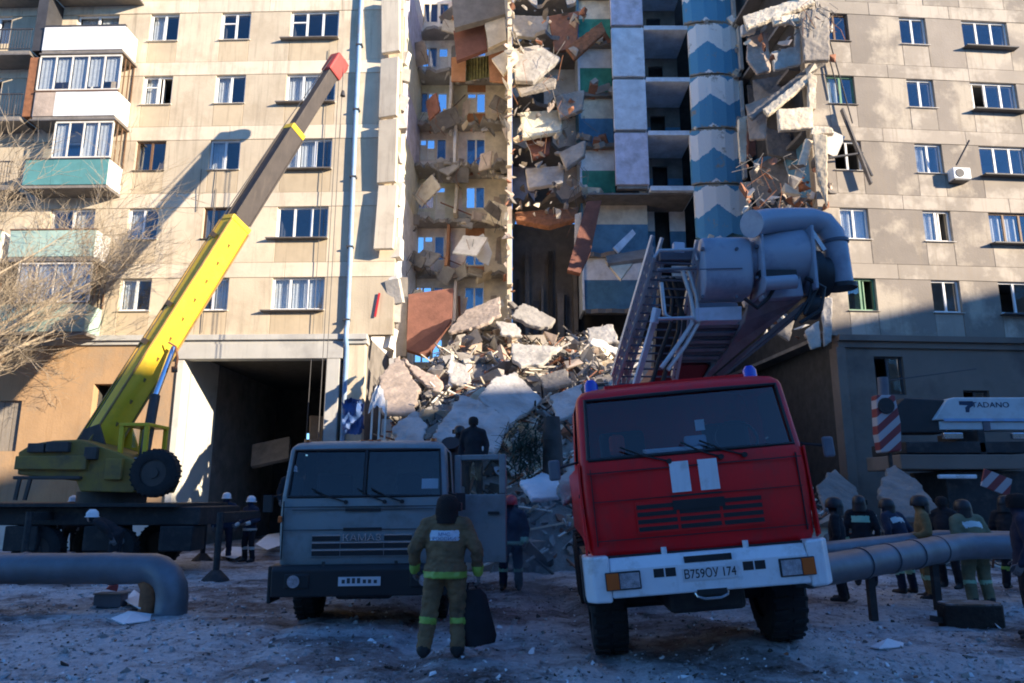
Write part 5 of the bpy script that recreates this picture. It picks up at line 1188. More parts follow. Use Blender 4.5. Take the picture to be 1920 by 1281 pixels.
# operator's frame to the right of the boom foot
fr = MB(); fz0, fz1 = P(230, 872, 18.3).z, P(230, 800, 18.3).z; fx0, fx1 = P(229, 850, 18.3).x, P(275, 850, 18.3).x
for x in (fx0, fx1):
    for y in (18.2, 19.2): fr.box(x - .05, x + .05, y - .05, y + .05, fz0, fz1)
fr.box(fx0 - .06, fx1 + .06, 18.14, 19.26, fz1 + .001, fz1 + .08); cw('operator_frame', fr, 'yellow', bevel=.01)
cw('operator_glass', MB().box(fx0 + .05, fx1 - .05, 18.62, 18.63, fz0 + .45, fz1), 'glass')
cw('operator_panel', MB().box(fx0 + .05, fx1 - .05, 18.3, 18.36, fz0 - .05, fz0 + .18), 'bluepipe')
# slewing ring and carrier
cw('slewing_ring', MB().cyl((base.x + .5, 19.1, P(150, 950, 18.4).z), (base.x + .5, 19.1, P(150, 922, 18.4).z), .8, n=24), 'boomdark', smooth=40)
zc = P(150, 950, 18).z
cw('carrier_frame', MB().box(-17.0, P(388, 960, 18).x, 17.6, 20.2, zc - .42, zc), 'chassis', bevel=.03)
cw('carrier_deck', MB().box(-17.0, P(352, 960, 18).x, 17.3, 20.5, zc + .002, zc + .08), 'chassis')
for x in (90, 225): wheel(cr, P(x, 1010, 18.0).x - base.x, 17.75 - base.y, .56, .56, .34, axis='y', rim='boomdark')
for x in (90, 225): wheel(cr, P(x, 1010, 18.0).x - base.x, 20.1 - base.y, .56, .56, .34, axis='y', rim='boomdark')
for x in (10, 158, 300): cw('carrier_box', MB().box(P(x, 1000, 17.5).x, P(x + 62, 1000, 17.5).x, 17.45, 18.2, .55, zc - .43), 'chassis', bevel=.03)
cw('cabin', MB().prism([(-16.9, .9), (-18.9, .9), (-18.9, 1.9), (-18.6, 2.9), (-16.9, 3.0)], 17.7, 20.1, 'y'), 'yellow', bevel=.05)
# spare wheel hung at the deck's end
cc = P(292, 887, 17.7); wheel(cr, cc.x - base.x, cc.y - base.y, cc.z, .56, .30, axis='y', rim='boomdark', name='spare_wheel')
# outriggers
for (x, y, D) in ((404, 1086, 16.6), (378, 1060, 21.5), (40, 1080, 16.8)):
    g = P(x, y, D); b = MB(); b.cyl((g.x, g.y, .08), (g.x, g.y, zc - .1), .07, n=10); b.tube([(g.x, g.y, 0), (g.x, g.y, .06), (g.x, g.y, .22)], [.30, .26, .10], 14)
    b.beam((g.x, g.y, zc - .2), (g.x, 19.0, zc - .2), .16, .18); cw('outrigger', b, 'chassis')
for i in range(2): cw('leg_brace', MB().beam(P(38 + 20 * i, 894, 17.9), P(28 + 18 * i, 938, 17.9), .08, .05), 'boomdark')

# ------------------------------------------------------------ white boom crane at the right
wc = thing('mobile_crane', 'white mobile crane with a dark logo on its lowered boom at the right edge', 'crane', (15.6, 21.5, 0))
def ww(name, mb, m, **k): return mb.build(name, M[m] if isinstance(m, str) else m, wc, world=True, **k)
M['cranewhite'] = mat('crane_white_paint', (.50, .56, .58), .45, coat=.1, var=.06, dirt=(.4, .42, .42), dscale=2)
za, zb_, zm = P(1800, 745, 21).z, P(1800, 806, 21).z, P(1800, 788, 21).z
xa, xb, xt = P(1750, 790, 21).x, 22.0, P(1776, 748, 21).x
bo = ww('boom', MB().prism([(xa, zm), (xb, zm), (xb, za), (xt + .2, za), (xt, za - .05)], 21.0, 21.9, 'y'), 'cranewhite', bevel=.04)
ww('boom_lower_section', MB().box(xa + .2, xb, 21.06, 21.84, zb_, zm - .02), 'cranewhite', bevel=.03)
ww('boom_groove', MB().box(xa + .3, xb, 20.985, 21.0, zm - .03, zm + .05), 'bluepipe')
ww('boom_band', MB().box(P(1845, 798, 21).x, P(1858, 798, 21).x, 21.02, 21.88, zb_ - .02, zm - .03), 'liftdark')
ww('boom_head', MB().prism([(P(1688, 820, 21).x, P(1688, 812, 21).z), (xa + .4, P(1700, 812, 21).z), (xt + .0, za - .06), (P(1700, 740, 21).x, za), (P(1686, 760, 21).x, za - .2)], 21.1, 21.8, 'y'), 'black', bevel=.04)
navy = mat('navy_print', (.015, .035, .08), .6)
lx, lz = P(1816, 762, 20.9).x, P(1816, 762, 20.9).z
lg = MB(); lg.prism([(lx - .2, lz + .16), (lx + .2, lz + .16), (lx + .2, lz + .03), (lx + .09, lz - .04), (lx + .06, lz - .16), (lx - .04, lz - .16), (lx - .04, lz - .02), (lx + .04, lz + .04), (lx - .2, lz + .05)], 20.994, 20.999, 'y'); ww('boom_logo', lg, navy)
tx = P(1861, 759, 20.9); t_ = text('TADANO', .22, navy, bo, (tx.x - 15.6, 20.99 - 21.5, tx.z), squash=1.15)
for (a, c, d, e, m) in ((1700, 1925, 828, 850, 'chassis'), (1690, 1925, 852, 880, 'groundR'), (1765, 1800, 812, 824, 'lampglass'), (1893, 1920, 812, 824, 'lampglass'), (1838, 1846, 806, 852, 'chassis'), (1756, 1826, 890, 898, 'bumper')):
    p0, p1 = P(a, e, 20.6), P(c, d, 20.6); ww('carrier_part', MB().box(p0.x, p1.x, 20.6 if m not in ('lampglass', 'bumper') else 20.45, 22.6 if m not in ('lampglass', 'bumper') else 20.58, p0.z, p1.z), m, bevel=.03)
ww('carrier_body', MB().box(P(1770, 900, 21).x, 22, 20.9, 22.8, .7, P(1800, 882, 20.7).z - .01), 'chassis', bevel=.03)
for x in (14.6, 16.2, 19.2): wheel(wc, x - 15.6, 20.85 - 21.5, .6, .6, .38, axis='y', rim='chassis')
def stripe_mat(rz):
    m = bpy.data.materials.new('red_white_hazard'); m.use_nodes = True; nt = m.node_tree; n = nt.nodes; b_ = n['Principled BSDF']; b_.inputs['Roughness'].default_value = .6
    g = n.new('ShaderNodeTexCoord'); mp = n.new('ShaderNodeMapping'); mp.inputs['Rotation'].default_value = (0, R(rz), 0); nt.links.new(g.outputs['Object'], mp.inputs[0])
    sp = n.new('ShaderNodeSeparateXYZ'); nt.links.new(mp.outputs[0], sp.inputs[0]); mo = n.new('ShaderNodeMath'); mo.operation = 'PINGPONG'; nt.links.new(sp.outputs[2], mo.inputs[0]); mo.inputs[1].default_value = .17
    gt_ = n.new('ShaderNodeMath'); gt_.operation = 'GREATER_THAN'; gt_.inputs[1].default_value = .085; nt.links.new(mo.outputs[0], gt_.inputs[0])
    mx = n.new('ShaderNodeMix'); mx.data_type = 'RGBA'; nt.links.new(gt_.outputs[0], mx.inputs[0]); mx.inputs[6].default_value = (.20, .028, .032, 1); mx.inputs[7].default_value = (.38, .35, .36, 1); nt.links.new(mx.outputs[2], b_.inputs['Base Color']); return m
M['hazard'] = stripe_mat(40)
hk = thing('hook_block', 'red and white striped crane hook block hanging beside the white crane', 'hook block', P(1668, 850, 20))
z0 = hk.location.z; zt_ = P(1668, 742, 20).z - z0
bk_ = MB().prism([(-.30, .0), (-.34, .5), (-.28, zt_), (.24, zt_), (.32, .8), (.26, .05)], -.16, .16, 'y').build('block', M['hazard'], hk, bevel=.04)
MB().cyl((-.05, -.2, zt_ - .3), (-.05, .2, zt_ - .3), .22, n=16).build('sheave', M['chassis'], hk, smooth=40)
MB().cyl((0, 0, zt_ - .02), (.02, 0, zt_ + .5), .14, n=10).build('swivel', M['liftdark'], hk, smooth=40)
MB().tube([(0, 0, 0), (0, 0, -.35), (.12, 0, -.5), (.2, 0, -.4)], .06, 8).build('hook', M['chassis'], hk, smooth=40)
MB().cyl((0.02, 0, zt_ + .4), (3.2, .9, zt_ + .9), .015, n=5).build('rope', M['iron'], hk)
hz = thing('outrigger_plate', 'small red and white striped plate tilted above the firemen at the right', 'hazard plate', P(1868, 905, 17.5))
MB().obox((0, 0, 0), (.72, .05, .42), rotm(0, 20, 8)).build('plate', M['hazard'], hz, bevel=.01); MB().beam((.1, .05, -.1), (.2, .1, -1.6), .07, .07).build('support', M['chassis'], hz)
# ------------------------------------------------------------ people
M['skin'] = mat('skin', (.42, .25, .19), .6); M['glove'] = mat('glove_grey', (.16, .15, .15), .85, var=.2)
M['boot'] = mat('boot_black', (.02, .02, .022), .6)
M['firesuit'] = mat('khaki_fire_suit', (.19, .12, .06), .9, var=.22, vscale=5, dirt=(.10, .065, .038), dscale=4, bump=.3, bscale=40)
M['navysuit'] = mat('navy_overall', (.018, .025, .05), .9, var=.25, vscale=5); M['darksuit'] = mat('black_winter_clothes', (.014, .014, .018), .9, var=.3, vscale=5)
M['tansuit'] = mat('tan_fire_suit', (.20, .14, .06), .9, var=.2, vscale=5); M['olivesuit'] = mat('light_olive_suit', (.17, .17, .10), .9, var=.2, vscale=5)
M['lime'] = mat('lime_reflective', (.26, .42, .07), .5, var=.1); M['silver'] = mat('silver_reflective', (.5, .56, .55), .4, var=.1); M['greenrefl'] = mat('pale_green_reflective', (.30, .55, .38), .5, var=.1)
M['helmwhite'] = mat('white_helmet', (.75, .76, .78), .35); M['helmred'] = mat('red_helmet', (.42, .04, .05), .4); M['helmblack'] = mat('black_helmet', (.015, .014, .016), .45); M['fur'] = mat('dark_fur', (.02, .014, .013), .95, bump=1, bscale=60)
M['patch'] = mat('back_patch', (.52, .58, .66), .5, var=.05); M['patchtext'] = mat('patch_blue', (.03, .08, .25), .6)

def lathe_pts(c, prof, n=14, ax=1.0, ay=1.0):
    b = MB(); m = len(prof)
    for k in range(n):
        t = 2 * math.pi * k / n
        for (r, z) in prof: b.v.append(Vector((c[0] + r * ax * math.cos(t), c[1] + r * ay * math.sin(t), c[2] + z)))
    for k in range(n):
        k2 = (k + 1) % n
        for i in range(m - 1): b.f.append([k*m+i, k2*m+i, k2*m+i+1, k*m+i+1]); b.m.append(0)
    b.f.append([k*m for k in range(n)][::-1]); b.m.append(0); b.f.append([k*m+m-1 for k in range(n)]); b.m.append(0)
    return b

def person(loc, rz, label, top, legs, head='helmwhite', lean=0., twist=0., pose=None, stripes='greenrefl', scale=1.0, patch=None, hat='helmet', hold=None, voxel=.026, group=None, boots='boot', gloves='glove', patch_txt=None, seed=0, bulk=1.0):
    """local frame: the person faces +y. pose overrides joints."""
    J = dict(pel=(0, 0, .96), chest=(0, .0, 1.30), neck=(0, .0, 1.50), head=(0, .02, 1.64),
             sl=(-.20, 0, 1.43), sr=(.20, 0, 1.43), el=(-.30, -.03, 1.15), er=(.30, -.03, 1.15), wl=(-.29, .08, .92), wr=(.29, .08, .92),
             hl=(-.11, 0, .93), hr=(.11, 0, .93), kl=(-.14, .03, .50), kr=(.14, .03, .50), al=(-.15, -.03, .10), ar=(.15, -.03, .10))
    J = {k: Vector(v) for k, v in J.items()}
    if lean:
        Mx = Matrix.Rotation(-R(lean), 3, 'X')
        for k in ('chest', 'neck', 'head', 'sl', 'sr', 'el', 'er', 'wl', 'wr'): J[k] = J['pel'] + Mx @ (J[k] - J['pel'])
    if pose:
        for k, v in pose.items(): J[k] = Vector(v)
    b = MB(); segs = []; B_ = bulk
    def limb(a, c, r0, r1, reg, n=10):
        a, c = J[a] if isinstance(a, str) else a, J[c] if isinstance(c, str) else c
        d = (c - a); k = 5; pts = [a + d * (i / k) for i in range(k + 1)]; b.tube(pts, [r0 + (r1 - r0) * i / k for i in range(k + 1)], n)
        for p, r in ((a, r0), (c, r1)): bl(p, r)
        segs.append((a, c, reg))
    def bl(p, r, sx=1, sy=1, sz=1):
        prof = [(r * math.cos(R(q)), r * math.sin(R(q)) * sz) for q in (-80, -45, -15, 15, 45, 80)]; b2 = lathe_pts(p, prof, 12, sx, sy); n0 = len(b.v); b.v += b2.v; b.f += [[i + n0 for i in f] for f in b2.f]; b.m += b2.m
    def ell(p, q, rads, k=6, reg='torso'):
        n = 16; n0 = len(b.v); ax = (q - p).normalized(); ex = (J['sr'] - J['sl']).normalized(); ey = ax.cross(ex).normalized(); m = len(rads)
        for i, (rx, ry) in enumerate(rads):
            c = p.lerp(q, i / (m - 1))
            for t in range(n): th = 2 * math.pi * t / n; b.v.append(c + ex * (rx * math.cos(th)) + ey * (ry * math.sin(th)))
        for i in range(m - 1):
            for t in range(n): t2 = (t + 1) % n; b.f.append([n0 + i*n + t, n0 + i*n + t2, n0 + (i+1)*n + t2, n0 + (i+1)*n + t]); b.m.append(0)
        b.f.append([n0 + t for t in range(n)][::-1]); b.m.append(0); b.f.append([n0 + (m-1)*n + t for t in range(n)]); b.m.append(0); segs.append((p, q, reg))
    hem = J['pel'] - (J['chest'] - J['pel']).normalized() * .10
    ell(hem, J['neck'] - (J['neck'] - J['chest']).normalized() * .02, [(.215*B_, .165*B_), (.205*B_, .155*B_), (.185*B_, .14*B_), (.20*B_, .145*B_), (.215*B_, .145*B_), (.185*B_, .12*B_), (.10, .09)])
    limb('neck', J['neck'].lerp(J['head'], .6), .075, .065, 'neck')
    for s in 'lr':
        limb('neck', 's' + s, .085, .085*B_, 'torso'); limb('s' + s, 'e' + s, .088*B_, .068*B_, 'arm'); limb('e' + s, 'w' + s, .066*B_, .052*B_, 'arm')
        limb('pel', 'h' + s, .13, .125*B_, 'leg'); limb('h' + s, 'k' + s, .112*B_, .088*B_, 'leg'); limb('k' + s, 'a' + s, .086*B_, .076*B_, 'shin')
        f = J['a' + s]; toe = Vector((f.x * 1.12, f.y + .19, f.z - .055)); limb(f + Vector((0, -.03, -.045)), toe, .052, .042, 'foot'); segs[-1] = (f + Vector((0, -.03, -.03)), toe, 'foot')
    h = J['head']; bl(h + Vector((0, 0, .02)), .098, .86, 1.02, 1.18); bl(h + Vector((0, .055, -.07)), .052, .95, .9, .9); bl(h + Vector((0, .105, -.015)), .016, .8, 1, 1.6)
    for s in (-1, 1): bl(h + Vector((s * .088, 0, -.01)), .022, .45, 1, 1.5)
    segs.append((h - Vector((0, 0, .06)), h + Vector((0, 0, .1)), 'head'))
    o = b.build('person', M[top])
    rm = o.modifiers.new('r', 'REMESH'); rm.mode = 'VOXEL'; rm.voxel_size = voxel
    sm = o.modifiers.new('s', 'SMOOTH'); sm.factor = .5; sm.iterations = 3
    me = evaluated_mesh(o); scene.collection.objects.link(o); o.modifiers.clear(); o.data = me
    me.materials.clear(); names = [top, legs, 'skin', boots]
    for q in names: me.materials.append(M[q])
    reg = {'torso': 0, 'arm': 0, 'neck': 2, 'head': 2, 'leg': 1, 'shin': 1, 'foot': 3}
    def near_all(pts):
        bd = None
        for si, (a, c, g_) in enumerate(segs):
            a_, d = np.array(a), np.array(c - a); t = np.clip((pts - a_) @ d / max(float(d @ d), 1e-9), 0, 1); q = np.linalg.norm(pts - a_ - t[:, None] * d, axis=1)
            q -= {'torso': .11, 'leg': .03}.get(g_, 0)
            if bd is None: bd = q; bi = np.zeros(len(pts), int); bt = t
            else: w = q < bd; bd = np.where(w, q, bd); bi = np.where(w, si, bi); bt = np.where(w, t, bt)
        return [(0, segs[i][2], t) for i, t in zip(bi, bt)]
    # creases in the cloth
    hemz = hem
    co = np.empty(len(me.vertices) * 3); me.vertices.foreach_get('co', co); vreg = near_all(co.reshape(-1, 3))
    nr_ = np.empty(len(me.vertices) * 3); me.vertices.foreach_get('normal', nr_); co = co.reshape(-1, 3); nr_ = nr_.reshape(-1, 3)
    for i, nv_ in enumerate(vreg):
        if nv_[1] in ('torso', 'arm', 'leg', 'shin'):
            x, y, z = co[i]; w = noise.noise(Vector((x * 9, y * 9, z * 14 + seed * 3.1))) + .6 * noise.noise(Vector((x * 22, y * 22, z * 34 + seed)))
            co[i] += nr_[i] * ((.011 if voxel > .02 else .017) * w)
    me.vertices.foreach_set('co', co.ravel()); me.update()
    facereg = []; pc = np.empty(len(me.polygons) * 3); me.polygons.foreach_get('center', pc)
    for p, g_ in zip(me.polygons, near_all(pc.reshape(-1, 3))):
        r_ = reg[g_[1]]
        if g_[1] == 'leg' and (p.center - hemz).dot(J['chest'] - J['pel']) > 0: r_ = 0
        p.material_index = r_; facereg.append(g_); p.use_smooth = True
    o.location = loc; o.rotation_euler = (0, 0, rz); o.scale = (scale,) * 3; prop(o, label, 'person', group); WM[o] = Matrix.Identity(4)
    def band(test, name, m, off=.006):
        bb = MB(); mp_ = {}
        for p, g_ in zip(me.polygons, facereg):
            if not test(p.center, p.normal, g_): continue
            f = []
            for vi in p.vertices:
                if vi not in mp_: mp_[vi] = len(bb.v); bb.v.append(me.vertices[vi].co + me.vertices[vi].normal * off)
                f.append(mp_[vi])
            bb.f.append(f); bb.m.append(0)
        if bb.f: return bb.build(name, M[m], o, smooth=80)
    up = (J['chest'] - J['pel']).normalized()
    def tz(p): return (p - J['pel']).dot(up)
    if stripes:
        for lg in (-1, 1): band(lambda p, n, g_: g_[1] in ('shin',) and .18 < g_[2] < .36 and p.x * lg > 0, 'leg_stripe', stripes)
        band(lambda p, n, g_: g_[1] in ('torso', 'leg') and -.10 < tz(p) < -.03, 'hem_stripe', stripes)
        for wv in ('wl', 'wr'): band(lambda p, n, g_: g_[1] == 'arm' and g_[2] > .72 and (p - J[wv]).length < .14, 'cuff_stripe', stripes)
    if patch: band(lambda p, n, g_: g_[1] == 'torso' and n.y < -.25 and .31 < tz(p) < .42 and abs(p.x) < .165, 'back_patch', patch)
    if patch_txt:
        bvh = BVHTree.FromPolygons([v.co for v in me.vertices], [list(p.vertices) for p in me.polygons])
        for (s, z, sz, sq) in patch_txt:
            t = text(s, sz, M['patchtext'], o, (0, 0, 0), rot=(0, 0, 0), squash=1, ext=0)
            for v in t.data.vertices:
                X, Z = v.co.x * sq, z + v.co.y; hit = bvh.ray_cast(Vector((X, -1, Z)), Vector((0, 1, 0)))
                v.co = Vector((X, (hit[0].y if hit[0] else -.15) - .011, Z))
    # head gear
    if hat == 'helmet':
        hb = lathe_pts(h + Vector((0, -.005, .045)), [(.150, -.045), (.152, -.035), (.128, -.02), (.126, .03), (.112, .075), (.075, .108), (.02, .122)], 18, .9, 1.06); ho = hb.build('helmet', M[head], o, smooth=40)
        MB().tube([h + Vector((0, -.13, .075)), h + Vector((0, -.06, .168)), h + Vector((0, .06, .168)), h + Vector((0, .13, .08))], .012, 6).build('helmet_crest', M[head], ho, smooth=60)
    elif hat == 'fire':
        hb = lathe_pts(h + Vector((0, -.01, .03)), [(.145, -.06), (.150, -.04), (.142, .02), (.128, .075), (.09, .118), (.03, .135)], 18, .92, 1.08); ho = hb.build('helmet', M[head], o, smooth=40)
        nk = MB(); vs = []
        for i in range(9): a_ = R(200 + 140 * i / 8); vs += [h + Vector((.14 * math.cos(a_), -.01 + .155 * math.sin(a_), -.02)), h + Vector((.15 * math.cos(a_), -.01 + .16 * math.sin(a_), -.165))]
        nk.add(vs, [(2*i, 2*i+2, 2*i+3, 2*i+1) for i in range(8)]); nk.build('neck_flap', M['helmblack' if head != 'fur' else 'fur'], ho, smooth=60)
        MB().obox(h + Vector((.148, .02, .02)), (.03, .09, .1), rotm()).build('visor_hinge', M['helmblack'], ho, bevel=.01)
    elif hat == 'cap':
        lathe_pts(h + Vector((0, 0, .02)), [(.112, -.06), (.122, .0), (.118, .06), (.09, .105), (.03, .125)], 16, .92, 1.05).build('winter_hat', M['fur'], o, smooth=50)
    # gloved hands: palm, four fingers, thumb
    for s, w, e in ((-1, J['wl'], J['el']), (1, J['wr'], J['er'])):
        d = (w - e).normalized(); hb = MB(); sd = Vector((0, 1, 0)); sd = (sd - d * sd.dot(d)).normalized(); inn = d.cross(sd).normalized() * (1 if d.cross(sd).x * s < 0 else -1)
        c = w + d * .03; hb.beam(w - d * .01, w + d * .10, .085, .04, up=inn, w1=.088, h1=.036)
        for i in range(4):
            r0 = w + d * .095 + sd * (.032 - .021 * i); l = (.07, .078, .074, .058)[i]
            hb.tube([r0, r0 + d * l * .45 + inn * .006, r0 + d * l * .8 + inn * .025, r0 + d * l * .85 + inn * .05], [.0125, .012, .011, .009], 7)
        t0 = w + d * .035 + sd * .042; hb.tube([t0, t0 + sd * .03 + d * .025, t0 + sd * .034 + d * .06 + inn * .012], [.014, .013, .010], 7)
        hb.build('glove', M[gloves], o, smooth=60, bevel=0)
    return o

def gpt(x, y):
    "ground point seen at photo position x, y"
    r = P(x, y, 1.) - Vector((0, 0, EYE)); k = EYE / -r.z; return Vector((r.x * k, r.y * k, gh(r.x * k, r.y * k)))
# the fireman in the foreground, seen from behind
g0 = gpt(832, 1236)
ff = person(g0 + Vector((0, 0, -.0)), R(-3), 'fireman in a khaki suit seen from behind, standing before the green truck', 'firesuit', 'firesuit', head='fur', hat='fire', stripes='lime', patch='patch', voxel=.014, bulk=1.16, seed=2, scale=1.0,
    pose=dict(head=(.01, .03, 1.62), el=(-.36, -.02, 1.17), wl=(-.37, .10, .95), er=(.36, -.03, 1.16), wr=(.37, .04, .92), al=(-.22, -.05, .10), ar=(.15, .0, .10), kl=(-.17, .02, .5), kr=(.15, .05, .5), hl=(-.11, 0, .93)),
    patch_txt=[('МЧС', 1.335, .055, 1.1), ('РОССИИ', 1.288, .05, 1.25)])
bgm = MB(); c0 = g0 + Vector((.36, .28, 0)); n = 14; prof = [(.0, 0), (.17, .01), (.19, .1), (.17, .4), (.14, .62), (.11, .72)]
bg_ = lathe_pts((0, 0, 0), prof[1:], 16, 1.0, .5)
for v in bg_.v: v.x += .02 * math.sin(v.z * 23 + v.y * 9) - .05 * v.z; v.y += .015 * math.sin(v.z * 17 + v.x * 20)
bgo = bg_.build('carry_bag', M['darksuit'], smooth=60); bgo.scale = (1, 1, .85); bgo.location = g0 + Vector((.40, .06, .12)); bgo.rotation_euler = (0, R(-6), R(10)); prop(bgo, 'long black bag held at the right hand of the fireman in front', 'bag')
MB().tube([(-.09, 0, .70), (-.07, 0, .80), (-.01, 0, .80), (.03, 0, .70)], .012, 6).build('handle', M['darksuit'], bgo)
# others
person(gpt(958, 1108), R(175), 'fireman with a red helmet standing between the two trucks', 'navysuit', 'navysuit', head='helmred', hat='fire', stripes='greenrefl', patch=None, seed=3, bulk=1.1)
vest = person(gpt(416, 1052), R(200), 'rescue worker with white helmet, left of the pair right of the crane', 'navysuit', 'navysuit', stripes=None, seed=4, scale=1.05, lean=8)
person(gpt(464, 1054), R(150), 'rescue worker with white helmet, right of the pair right of the crane', 'navysuit', 'darksuit', stripes='silver', seed=5, scale=1.0, pose=dict(wl=(-.2, .3, 1.05), wr=(.2, .32, 1.0)))
person(P(541, 1010, 19) - Vector((0, 0, 0)), R(210), 'rescue worker with white helmet at the left edge of the green truck', 'darksuit', 'darksuit', stripes=None, seed=6, scale=1.0)
person(gpt(152, 1098) + Vector((0, 1.2, 0)), R(100), 'worker with white helmet bending in front of the crane carrier', 'darksuit', 'darksuit', stripes=None, seed=7, scale=.98, lean=55)
person(Vector((P(138, 940, 21).x, 21, .0)), R(180), 'worker with white helmet behind the crane carrier, left of two', 'darksuit', 'darksuit', stripes=None, seed=8, scale=1.0)
person(Vector((P(180, 940, 21.3).x, 21.3, -.08)), R(170), 'worker with white helmet behind the crane carrier, right of two', 'navysuit', 'darksuit', stripes=None, seed=9, scale=1.0)
hb0 = P(886, 905, 16.2); person(Vector((hb0.x, 16.4, P(886, 935, 16.4).z)), R(170), 'man in dark clothes and fur hat seen above the open truck door', 'darksuit', 'darksuit', hat='cap', stripes=None, seed=10)
person(Vector((P(862, 830, 17.4).x, 17.4, P(862, 945, 17.4).z)), R(160), 'rescuer with dark helmet half hidden by the green truck', 'darksuit', 'darksuit', head='helmblack', hat='fire', stripes=None, seed=11)
RG = 'firemen gathered behind the right pipe'
person(Vector((P(1566, 960, 13.4).x, 13.4, 0)), R(60), 'fireman in black nearest the red truck in the group at right', 'darksuit', 'darksuit', head='helmblack', hat='fire', stripes=None, seed=12, scale=.98, group=RG)
person(Vector((P(1612, 960, 15.6).x, 15.6, 0)), R(-25), 'fireman in black with green bands, second from the red truck at right', 'darksuit', 'darksuit', head='helmblack', hat='fire', stripes='greenrefl', patch='greenrefl', seed=13, group=RG)
person(Vector((P(1686, 960, 14.4).x, 14.4, 0)), R(25), 'fireman in dark suit with green bands left of the tan suited one', 'navysuit', 'navysuit', head='helmblack', hat='fire', stripes='greenrefl', patch='silver', seed=14, group=RG, lean=22, pose=None)
person(Vector((P(1727, 960, 13.6).x, 13.6, 0)), R(70), 'fireman in a tan suit turned sideways in the group at right', 'tansuit', 'tansuit', head='helmblack', hat='fire', stripes='greenrefl', seed=15, group=RG, pose=dict(wl=(-.2, .30, 1.05), wr=(.2, .3, 1.02)))
person(Vector((P(1768, 960, 15.2).x, 15.2, 0)), R(120), 'man in black standing between the tan and the light olive suits', 'darksuit', 'darksuit', hat='cap', stripes=None, seed=16, group=RG)
person(Vector((P(1818, 960, 13.2).x, 13.2, -.05)), R(5), 'fireman in a light olive suit with a bright back patch at right', 'olivesuit', 'olivesuit', head='helmblack', hat='fire', stripes='greenrefl', patch='silver', seed=17, group=RG, lean=14, bulk=1.2)
person(Vector((P(1886, 960, 15.0).x, 15.0, 0)), R(-60), 'fireman in black with tan bands near the right edge of the picture', 'darksuit', 'darksuit', head='helmblack', hat='fire', stripes='lime', seed=18, group=RG)
person(Vector((P(1932, 1100, 9.9).x, 9.9, 0)), R(60), 'person in dark blue clothes cut off by the right edge', 'navysuit', 'darksuit', hat='cap', stripes=None, seed=19, scale=1.02)
# ------------------------------------------------------------ heating pipes
M['tinpipe'] = mat('galvanised_lagging', (.16, .18, .21), .5, metal=.35, var=.12, vscale=2.5, dirt=(.12, .125, .14), dscale=2.2, dlo=.45, dhi=.75, bump=.15, bscale=6)
lp = thing('heating_pipe', 'thick silver lagged pipe with an elbow into the snow at the left', 'pipe', P(150, 1092, 12.0).to_2d().to_3d())
pA, pB = P(-60, 1066, 12.1), P(285, 1066, 12.0); pts = [Vector((-11, pA.y, pA.z)), pA, pB]
for q in (20, 45, 70, 90): pts.append(pB + Vector((.42 * math.sin(R(q)), -.15 * math.sin(R(q)), -.42 * (1 - math.cos(R(q))))))
pts.append(pts[-1] + Vector((.03, -.06, -.55)))
def dented(path, r, n=24, step=.12):
    fine = []
    for a, b in zip(path, path[1:]):
        k = max(1, int((b - a).length / step)); fine += [a.lerp(b, i / k) for i in range(k)]
    fine.append(path[-1]); b_ = MB().tube(fine, r, n); per = n
    for i, v in enumerate(b_.v):
        c = fine[i // per]; w = noise.noise(v * 2.3) * .5 + noise.noise(v * 7) * .3
        v += (v - c).normalized() * (r * .07 * w)
    return b_
dented(pts, .235).build('pipe_run', M['tinpipe'], lp, world=True, smooth=40)
for x in (-9.1, -8.4, -7.7, -7.0, -6.3): MB().cyl((x, pA.y, pA.z), (x + .05, pA.y, pA.z), .253, n=24).build('lagging_joint', M['tinpipe'], lp, world=True, smooth=40)
MB().box(-8.3, -8.1, pA.y - .1, pA.y + .1, 0, pA.z - .2).build('pipe_support', M['concdark'], lp, world=True)
MB().tube([pB + Vector((-.1, .05, -.1)), pB + Vector((.02, .0, -.3)), pB + Vector((.02, -.02, -.9))], .16, 14).build('inner_pipe', M['rust'], lp, world=True, smooth=40)
rp = thing('heating_pipe', 'long silver lagged pipe bending towards the viewer right of the red truck', 'pipe', P(1700, 1050, 12.5).to_2d().to_3d())
q0, q1, q2 = P(1960, 1024, 13.0), P(1800, 1024, 12.9), P(1560, 1066, 10.9)
dented([q0 + Vector((3, .2, 0)), q0, q1 + Vector((.3, 0, 0)), q1 + Vector((.05, -.04, 0)), q1.lerp(q2, .12), q1.lerp(q2, .5), q2, q2 + (q2 - q1) * .15], .215, 22).build('pipe_run', M['tinpipe'], rp, world=True, smooth=40)
MB().tube([P(1905, 1012, 13.8), P(1760, 1010, 13.8), P(1540, 1034, 12.6)], .15, 16).build('pipe_run', M['tinpipe'], rp, world=True, smooth=40)
for t in (.2, .4, .6, .8): c = q1.lerp(q2, t); dv_ = (q2 - q1).normalized() * .03; MB().cyl(c - dv_, c + dv_, .232, n=22).build('lagging_joint', M['tinpipe'], rp, world=True, smooth=40)
for t in (.25, .75): c = q1.lerp(q2, t); MB().box(c.x - .05, c.x + .05, c.y - .05, c.y + .05, 0, c.z - .18).build('pipe_support', M['chassis'], rp, world=True)
